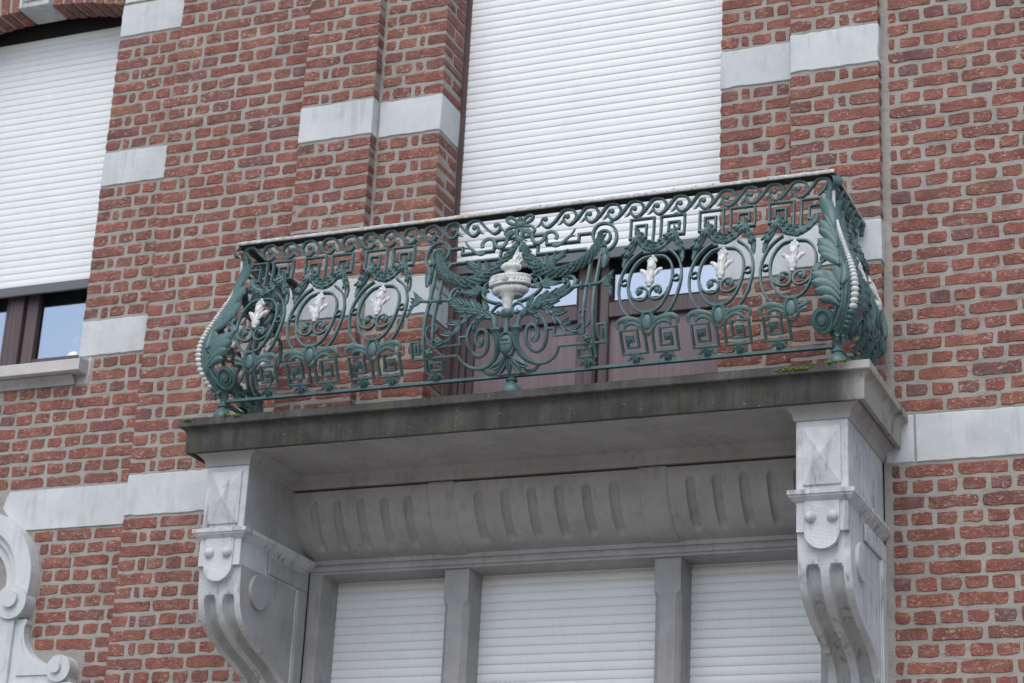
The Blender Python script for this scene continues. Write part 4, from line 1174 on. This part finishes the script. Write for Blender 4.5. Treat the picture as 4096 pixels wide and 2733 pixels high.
    for b, t, w in (((.385, .425), (.4180, .4520), .022), ((.402, .436), (.4330, .4740), .018), ((.400, .428), (.4380, .4400), .016), ((.390, .423), (.4340, .4200), .022), ((.395, .420), (.4330, .3980), .022), ((.420, .404), (.4380, .3780), .018), ((.428, .392), (.4370, .3480), .016), ((.340, .420), (.345, .395), .012), ((.336, .421), (.340, .440), .012)): leaf(mb, m1(*b), m1(*t), w, .010, .007, curl=.004)
    p = F(s * .305, .4190, .010); mb.tube([p + Vector((-.004, 0, .0)), p + Vector((.004, 0, 0))], .017, 14, up=(0, 0, 1)); part(mb, 'cross_sprig', 'iron', CP, 60)
    mb = MB()                                    # leaves on the urn handle
    for b, t, w in (((.1280, .4480), (.0880, .4330), .026), ((.1250, .4470), (.098, .4560), .018), ((.1290, .4480), (.1841, .4700), .022), ((.1500, .4500), (.2216, .4400), .026), ((.1350, .4450), (.1749, .4190), .022), ((.1300, .450), (.160, .482), .020)): leaf(mb, m1(*b), m1(*t), w, .008, .007, curl=.005)
    for i in range(6): bead(mb, s * (.094 + .004 * (i % 3)), .468 + .0055 * (i // 2), .0048, .006, n=7, k=5)
    part(mb, 'handle_leaves', 'iron', CP, 60)
    # heavy swag
    mb = MB(); gp = cr([(.0105, .6733), (.0234, .6328), (.0485, .5927), (.0806, .5478), (.1156, .5183), (.1567, .5020), (.1981, .4983), (.2375, .5058), (.2752, .5230), (.3067, .5469), (.3334, .5869), (.3466, .6340), (.3569, .6656)], 6)
    n_ = len(gp); rad = [.0050 + .0115 * math.sin(math.pi * min(1, (i / (n_ - 1)) ** .9)) ** .9 for i in range(n_)]
    rope(mb, mp(gp), rad, h0=.006, n=10)
    rg = random.Random(3)
    for i in range(1, n_ - 5, 2):                # overlapping bay leaves, tips standing off the core
        q, q2 = gp[i], gp[min(n_ - 1, i + 5)]
        tx, tz = q2[0] - q[0], q2[1] - q[1]; l = math.hypot(tx, tz); tx, tz = tx / l, tz / l; px, pz = -tz, tx; r = rad[i]; L = .034 + rg.uniform(-.003, .004)
        for kq in ((-1, -.35, .35, 1) if (i // 2) % 2 else (-.7, 0, .7)):
            a_ = (q[0] + px * kq * r * .7, q[1] + pz * kq * r * .7)
            ang = kq * .42 + rg.uniform(-.08, .08); ca, sa = math.cos(ang), math.sin(ang)
            d_ = (tx * ca + px * sa, tz * ca + pz * sa)
            b_ = (a_[0] + d_[0] * L, a_[1] + d_[1] * L)
            hz = .006 + r * (1.0 - .75 * kq * kq)
            leaf(mb, m1(*a_), m1(*b_), .0150 + .25 * r, hz, .005, curl=.009 - .006 * abs(kq), n=5)
    part(mb, 'swag', 'iron', CP, 60)
    mb = MB()                                    # laurel sprigs standing on the swag
    for b, t, w in (((.1300, .5400), (.1117, .5790), .024), ((.1320, .5400), (.1319, .5920), .024), ((.1330, .5400), (.1854, .5540), .024), ((.1350, .5370), (.1870, .5330), .020), ((.1587, .5566), (.1690, .6020), .018), ((.1640, .5640), (.2230, .6010), .028), ((.1650, .5620), (.2170, .5730), .020)): leaf(mb, m1(*b), m1(*t), w, .010, .007, curl=.006)
    rope(mb, mp(cr([(.1330, .5400), (.1500, .5500), (.1660, .5640)], 4)), .0035, h0=.008); part(mb, 'laurel_sprig', 'iron', CP, 60)
    mb = MB()                                    # pendant beside the ring
    rope(mb, mp(cr([(.3690, .6260), (.3740, .5980), (.3810, .5600), (.3835, .5250), (.3835, .4990)], 4)), [.006, .0075, .0085, .009, .0095, .011, .0135, .016, .0172, .0175, .017, .0155, .0135, .011, .0085, .006, .003], h0=.006, n=10)
    for i in range(18):
        t = i / 17; a = i * 2.4
        bead(mb, s * (.3815 + .012 * math.sin(a) * (1 - .7 * t)), .5450 - .045 * t, .0052, .016 - .008 * t, n=7, k=5)
    for b, t, w in (((.370, .622), (.365, .588), .014), ((.371, .622), (.383, .590), .014), ((.376, .585), (.369, .548), .016), ((.378, .588), (.393, .552), .016), ((.378, .588), (.382, .546), .016)): leaf(mb, m1(*b), m1(*t), w, .016, .006, curl=.004)
    part(mb, 'pendant', 'iron', CP, 60)
    mb = MB(); bead(mb, s * .3900, .7180, .0088, .0, (1.2, 1, .9)); bead(mb, s * .3900, .7265, .0060); part(mb, 'pad', 'iron', CP)
    use('foot', RL, (s * .3225, 0, 0))
    # ribbons
    def ribbon(pts, w=.015, d=.007, h0=.012, tp=None):
        mb = MB(); stroke(mb, mp(cr(pts, 5)), w, d, h0=h0, taper=tp); return mb
    part(ribbon([(.006, .7450), (.020, .7700), (.040, .7830), (.056, .7780), (.050, .7620), (.024, .7520), (.008, .7470)], .014, .010), 'bow_loop', 'iron', CP, 60)
    part(ribbon([(.008, .7380), (.034, .7400), (.054, .7340), (.064, .7160), (.050, .7060), (.028, .7150), (.010, .7310)], .013, .010), 'bow_loop', 'iron', CP, 60)
    part(ribbon([(.014, .7100), (.036, .7220), (.052, .7000), (.058, .6740), (.072, .6560), (.094, .6560), (.107, .6720), (.116, .6930), (.133, .7010), (.150, .6970), (.163, .6800), (.160, .6620)], .0155, .008, .013), 'ribbon', 'iron', CP, 60)
    part(ribbon([(.1480, .6400), (.1640, .6330), (.1840, .6400), (.2050, .6580), (.2250, .6780), (.2400, .7010)], .0190, .007, .012, lambda t: 1.15 - .8 * t), 'ribbon_tail', 'iron', CP, 60)
    part(ribbon([(.2050, .6580), (.2220, .6680), (.2420, .6690)], .012, .006, .013, lambda t: 1 - .6 * t), 'ribbon_tail', 'iron', CP, 60)
    part(ribbon([(.004, .6960), (.018, .6800), (.034, .6720)], .010, .006, .014, lambda t: 1 - .5 * t), 'ribbon_tail', 'iron', CP, 60)
    mb = MB()                                    # drooping leaves at the bottom
    leaf(mb, m1(.008, .158), m1(.0850, .1265), .036, .010, .010, bend=-.12 * s, curl=.012)
    leaf(mb, m1(.012, .154), m1(.0560, .1030), .032, .014, .010, bend=-.05 * s, curl=.012)
    rope(mb, mp(cr([(.0560, .1160), (.0720, .1080), (.0930, .1085), (.1120, .1180), (.1290, .1290)], 4)), [.004 + .004 * math.sin(math.pi * i / 16) for i in range(17)], h0=.002)
    part(mb, 'drooping_leaf', 'iron', CP, 60)
mb = MB(); leaf(mb, (0, .160), (0, .1015), .030, .016, .010, curl=.010); part(mb, 'drooping_leaf', 'iron', CP, 60)
mb = MB(); bead(mb, 0, .7480, .0200, .010, (1.15, .8, .9), n=12, k=8); bead(mb, .0, .7700, .0120, .010, (.9, .9, 1.3)); part(mb, 'bow_knot', 'iron', CP)
mb = MB(); stroke(mb, [(.0115 * math.cos(t), .7080 + .022 * math.sin(t)) for t in (2 * math.pi * i / 22 for i in range(22))], .0125, .016, closed=True, h0=.014); bead(mb, 0, .6820, .0165, .012, (1, .7, 1.1)); part(mb, 'bow_drop', 'iron', CP)
mb = MB(); stroke(mb, [(0, .676), (0, .648)], .030, .008, taper=lambda t: .8 + .5 * t); part(mb, 'bow_tail', 'iron', CP)
yc = PY(.28)
mb = MB(); c0 = F(0, .25, .004)
mb.tube([F(0, .246, .004), F(0, .27, .004), F(0, .29, .004), F(0, .312, .004)], [.0122, .0112, .0108, .0118], 14, up=(0, -1, 0)); part(mb, 'stem', 'iron', CP)
mb = MB(); k0 = F(0, .308, .006); mb.lathe([(.012, .0), (.022, .006), (.0265, .016), (.0245, .026), (.016, .034), (.010, .038)], k0, 32, lobes=8, la=.10); part(mb, 'stem_knob', 'iron', CP)
mb = MB(); k0 = F(0, .157, .004); mb.lathe([(.010, .0), (.0145, .004), (.0145, .009), (.010, .013)], k0, 16); part(mb, 'collar', 'iron', CP)
for s in (1, -1):
    mb = MB(); rope(mb, [(s * .020, .2400), (s * .034, .2460), (s * .040, .2520)], [.006, .005, .004]); part(mb, 'link', 'iron', CP)
# white urn with flame
UR = MB(); uy = PY(.45) - .020
UR.lathe([(.0165, .0), (.0175, .018), (.021, .040), (.0275, .058), (.034, .066)], (0, PY(.36) - .012, .3430), 40, .9, lobes=14, la=.035); UR = part(UR, 'urn', 'white', CP, 50)
mb = MB(); mb.lathe([(.030, .0), (.052, .0015), (.056, .006), (.048, .009)], (0, uy + .006, .4060), 40, .62); part(mb, 'urn_foot', 'white', UR)
mb = MB(); mb.lathe([(.046, .0), (.066, .004), (.0755, .013), (.0765, .022), (.070, .030), (.060, .033)], (0, uy, .4145), 72, .62, lobes=26, la=.030); part(mb, 'gadroon', 'white', UR, 60)
mb = MB(); mb.lathe([(.058, .0), (.0880, .001), (.0895, .005), (.0870, .010), (.0850, .0115), (.0850, .029), (.0870, .0305), (.0885, .036), (.0860, .041), (.060, .0455), (.030, .048)], (0, uy, .4480), 56, .62); part(mb, 'urn_bowl', 'white', UR, 30)
for i in range(18):
    if i in (8, 9, 10): continue
    t = math.pi + math.pi * (i + .5) / 18; mb = MB()
    mb.box(.0855 * math.cos(t) - .0042, .0855 * math.cos(t) + .0042, uy + .62 * .0855 * math.sin(t) - .003, uy + .62 * .0855 * math.sin(t) + .003, .4605, .4765, .001)
    part(mb, 'dentil', 'white', UR)
mb = MB(); c = Vector((0, uy - .054, .4685))
mb.tube([c, c + Vector((0, -.004, 0))], .0155, 20, up=(0, 0, 1))
for i in range(6):
    t = 2 * math.pi * i / 5; r = .008 if i < 5 else 0
    mb.ball(c + Vector((r * math.cos(t), -.005, r * math.sin(t))), .005, 8, 5)
part(mb, 'medallion', 'white', UR)
mb = MB(); mb.lathe([(.034, .0), (.0265, .004), (.0245, .020), (.029, .026)], (0, uy, .4950), 32, .75, lobes=16, la=.03); part(mb, 'urn_neck', 'white', UR)
mb = MB(); mb.lathe([(.026, .0), (.037, .004), (.0415, .012), (.0405, .0165), (.033, .027), (.020, .028)], (0, uy, .5200), 56, .75, lobes=14, la=.06); part(mb, 'urn_collar', 'white', UR, 60)
mb = MB(); rg = random.Random(12)
for a, b, c_, h, r in ((-.016, -.008, -.011, .052, .0085), (-.007, .003, -.005, .076, .0095), (.003, -.003, .005, .098, .0090), (.010, .006, .009, .068, .0090), (.017, .016, .026, .046, .0075), (.0, -.012, .003, .060, .009), (-.013, -.016, -.021, .036, .0075)):
    pth = cr([(a, .546), (a + (b - a) * .5 - .006, .546 + h * .35), (b + .004, .546 + h * .7), (c_, .546 + h)], 5)
    n_ = len(pth); rope(mb, pth, [r * (1 - (i / (n_ - 1)) ** 1.6) + .0012 for i in range(n_)], h0=.016 + rg.uniform(-.006, .010), n=9)
mb.ball((0, uy + .006, .554), .019, 14, 8, (1, .7, .9))
part(mb, 'flame', 'white', UR, 60)

# ---- ball feet
def ball_foot(x, y, ks=1.0):
    mb = MB(); mb.lathe([(.030 * ks, -.004), (.040 * ks, .010), (.0415 * ks, .024), (.037 * ks, .042), (.027 * ks, .056), (.019, .063), (.0175, .068), (.023, .072), (.023, .079), (.017, .083), (.015, .096)], (x, y, 0.0), 28)
    part(mb, 'ball_foot', 'iron', RL, 45)
ball_foot(0, -.520); ball_foot(-1.307, -.518); ball_foot(1.307, -.518)

# ---- corner consoles: a beaded corner edge with an acanthus wing on the front and one on the side
def EB(z): return -.51 - PY(z)
def console(sx):
    def Wf(u, z, h=0.0):
        p = F(1.297 + u, z, h); return Vector((sx * p.x, p.y, p.z))
    def Ws(u, z, h=0.0):
        p = F(1.297 + u, z, h); return Vector((sx * (1.297 + (-.51 - p.y)), -.51 - (p.x - 1.297), p.z))
    def corner(z, o=0.0):
        b = EB(z) + o; return Vector((sx * (1.297 + b), -.51 - b, z))
    zs = [.128 + (.735 - .128) * i / 60 for i in range(61)]
    K = MB(); rows = []
    for z in zs:                                     # the thick S-shaped edge, L-shaped in plan
        t = (z - .128) / .607; w = .030 + .016 * math.sin(math.pi * min(1, t * 1.25)); th = .010 + .006 * (1 - t)
        e_ = EB(z) + .004
        row = [Wf(e_ - w, z, -.004), Wf(e_ - w, z, th * .55), Wf(e_ - w * .74, z, th), Wf(e_ - w * .52, z, th * .62), Wf(e_ - w * .30, z, th * 1.05), Wf(e_ - .006, z, th * .5),
               Ws(e_ - .006, z, th * .5), Ws(e_ - w * .30, z, th * 1.05), Ws(e_ - w * .52, z, th * .62), Ws(e_ - w * .74, z, th), Ws(e_ - w, z, th * .55), Ws(e_ - w, z, -.004)]
        rows.append(row)
    K.grid(rows, True); K.add(rows[0], [tuple(range(12))]); K.add(rows[-1], [tuple(range(12))[::-1]])
    K = part(K, 'corner_console', 'iron', RL, 50)
    mb = MB(); rows = []
    dn = Vector((sx, -1, 0)).normalized(); sd = Vector((-sx, -1, 0)).normalized()
    for z in zs:
        if z < .50: continue
        c = corner(z, .004); t = min(1, (.735 - z) / .2); w = .0045 + .0035 * t
        rows.append([c - dn * .008 + sd * w, c + dn * .006 + sd * w * .7, c + dn * .006 - sd * w * .7, c - dn * .008 - sd * w])
    mb.grid(rows, False); part(mb, 'white_fillet', 'white', K, 60)
    z = .532
    while z > .142:
        t = min(1, max(0, (.54 - z) / .26)); r = .0068 + .0068 * t
        if z < .19: r *= .9
        sl = (EB(z + .004) - EB(z - .004)) / .008 * 1.41
        mb = MB(); mb.ball(corner(z, .004) + dn * (.003 + .004 * t), r, 12, 8, (1.16, 1.16, .86)); part(mb, 'bead', 'white' if z > .205 or sx < 0 else 'iron', K)
        z -= r * 1.55 / math.sqrt(1 + sl * sl)
    for Wm in (Wf, Ws):
        if Wm is Ws and sx < 0 and False: continue
        cu, cz = -.031, .184
        mb = MB(); rows = []
        for r_, h in ((.001, .016), (.0405, .016), (.0430, .013), (.0430, -.012), (.001, -.012)):
            rows.append([Wm(cu + r_ * math.cos(q), cz + r_ * math.sin(q), h) for q in (2 * math.pi * i / 30 for i in range(30))])
        mb.grid(rows, True); sc_ = part(mb, 'scroll', 'iron', K, 40)
        mb = MB(); rows = []; N = 72
        for i in range(N + 1):
            t = i / N; an = -math.pi * .45 + t * math.pi * 3.4; r = .0395 - .029 * t; w = .0095 - .0035 * t
            rows.append([Wm(cu + (r + o) * math.cos(an), cz + (r + o) * math.sin(an), h) for o, h in ((w * .5, .0150), (w * .28, .0245), (-w * .28, .0245), (-w * .5, .0150))])
        mb.grid(rows, False); part(mb, 'scroll_relief', 'iron', sc_, 60)
        mb = MB(); rows = []
        for r_, h in ((.0155, .014), (.0135, .0260), (.001, .0285)):
            rows.append([Wm(cu + r_ * math.cos(q), cz + r_ * math.sin(q), h) for q in (2 * math.pi * i / 20 for i in range(20))])
        mb.grid(rows, True); part(mb, 'scroll_eye', 'iron', sc_, 40)
        mb = MB()                                    # strands of the stem running down into the scroll
        for pts, r in (([(.050, .330), (.052, .270), (.040, .215), (.012, .168), (-.025, .144), (-.055, .150)], .0085), ([(.036, .330), (.038, .272), (.027, .226), (.010, .192)], .0070), ([(.062, .400), (.066, .330), (.064, .262), (.050, .206), (.022, .160)], .0060)):
            pc = cr(pts, 6); n_ = len(pc)
            mb.tube([Wm(u, z, .009) for u, z in pc], [r * (.6 + .6 * math.sin(math.pi * (.1 + .8 * i / (n_ - 1)))) for i in range(n_)], 8, up=(0, 0, 1))
        part(mb, 'stem_strand', 'iron', K, 60)
        for grp in (
            [((.002, .545), (-.048, .712), 0.053, -.10)],
            [((.018, .480), (-.050, .598), 0.055, -.16), ((.022, .468), (-.050, .560), 0.041, -.2), ((.010, .51), (-.034, .622), 0.031, -.1)],
            [((.030, .425), (-.050, .508), 0.058, -.18), ((.036, .398), (-.046, .470), 0.050, -.22), ((.038, .385), (-.032, .436), 0.041, -.25)],
            [((.040, .300), (.026, .372), 0.048, -.06), ((.026, .292), (-.016, .356), 0.053, -.14), ((.044, .285), (-.064, .352), 0.055, -.26), ((.046, .262), (-.062, .318), 0.053, -.30), ((.044, .242), (-.050, .284), 0.046, -.32), ((.040, .226), (-.032, .252), 0.034, -.3)],
            [((.050, .395), (.056, .300), 0.036, .1)],
        ):
            mb = MB()
            for i, (b, t, w, bd) in enumerate(grp): leaf(mb, b, t, w, .006 + .0015 * i, .012, bend=bd, Fm=Wm, curl=.010, n=11, blunt=True)
            part(mb, 'acanthus_leaf', 'iron', K, 70)
        mb = MB(); pc = cr([(-.004, .425), (-.039, .405), (-.058, .383), (-.040, .362), (-.010, .356), (.032, .344)], 4); n_ = len(pc)
        mb.tube([Wm(u, z, .008) for u, z in pc], [.004 + .0065 * math.sin(math.pi * i / (n_ - 1)) for i in range(n_)], 8, up=(0, 0, 1))
        leaf(mb, (-.030, .395), (-.066, .372), .030, .010, .008, Fm=Wm, blunt=True); leaf(mb, (-.020, .412), (-.036, .432), .022, .010, .008, Fm=Wm, blunt=True)
        part(mb, 'curl', 'iron', K, 60)
    mb = MB()                                        # leaf cap curling forward under the rail
    cpt = [corner(.715, -.012), corner(.745, -.012), corner(.772, -.006), corner(.792, -.008)]
    mb.tube(cpt, [.018, .0185, .019, .017], 14, up=(0, 0, 1))
    c0 = Vector((sx * 1.297, -.51, 0))
    pl = cr([(-.012, .795), (.012, .790), (.027, .774), (.024, .754), (.010, .748)], 5); n_ = len(pl); rows = []
    for i, (d_, z) in enumerate(pl):
        w = .024 * math.sin(math.pi * (.35 + .5 * i / (n_ - 1))) ; p = c0 + dn * d_ + Vector((0, 0, z))
        rows.append([p - sd * w, p - sd * w * .5 + dn * .004, p + dn * .001, p + sd * w * .5 + dn * .004, p + sd * w, p - dn * .006])
    mb.grid(rows, True); part(mb, 'leaf_cap', 'iron', K, 60)
    mb = MB()                                        # claw below the scroll
    cl = [c0 + dn * d_ + Vector((0, 0, z)) for d_, z in ((.028, .150), (.018, .132), (.012, .114), (.012, .096))]
    mb.tube(cl, [.030, .026, .019, .015], 14, up=(1, 0, 0))
    for q in (-1, 0, 1):
        pc = cr([(.012, .142), (.040, .134), (.056, .118), (.050, .104)], 4); n_ = len(pc)
        mb.tube([c0 + dn * d_ * (1 - .15 * abs(q)) + sd * q * .020 + Vector((0, 0, z)) for d_, z in pc], [.011 - .006 * (i / (n_ - 1)) for i in range(n_)], 8, up=(0, 0, 1))
    part(mb, 'claw', 'iron', K, 60)
console(-1); console(1)
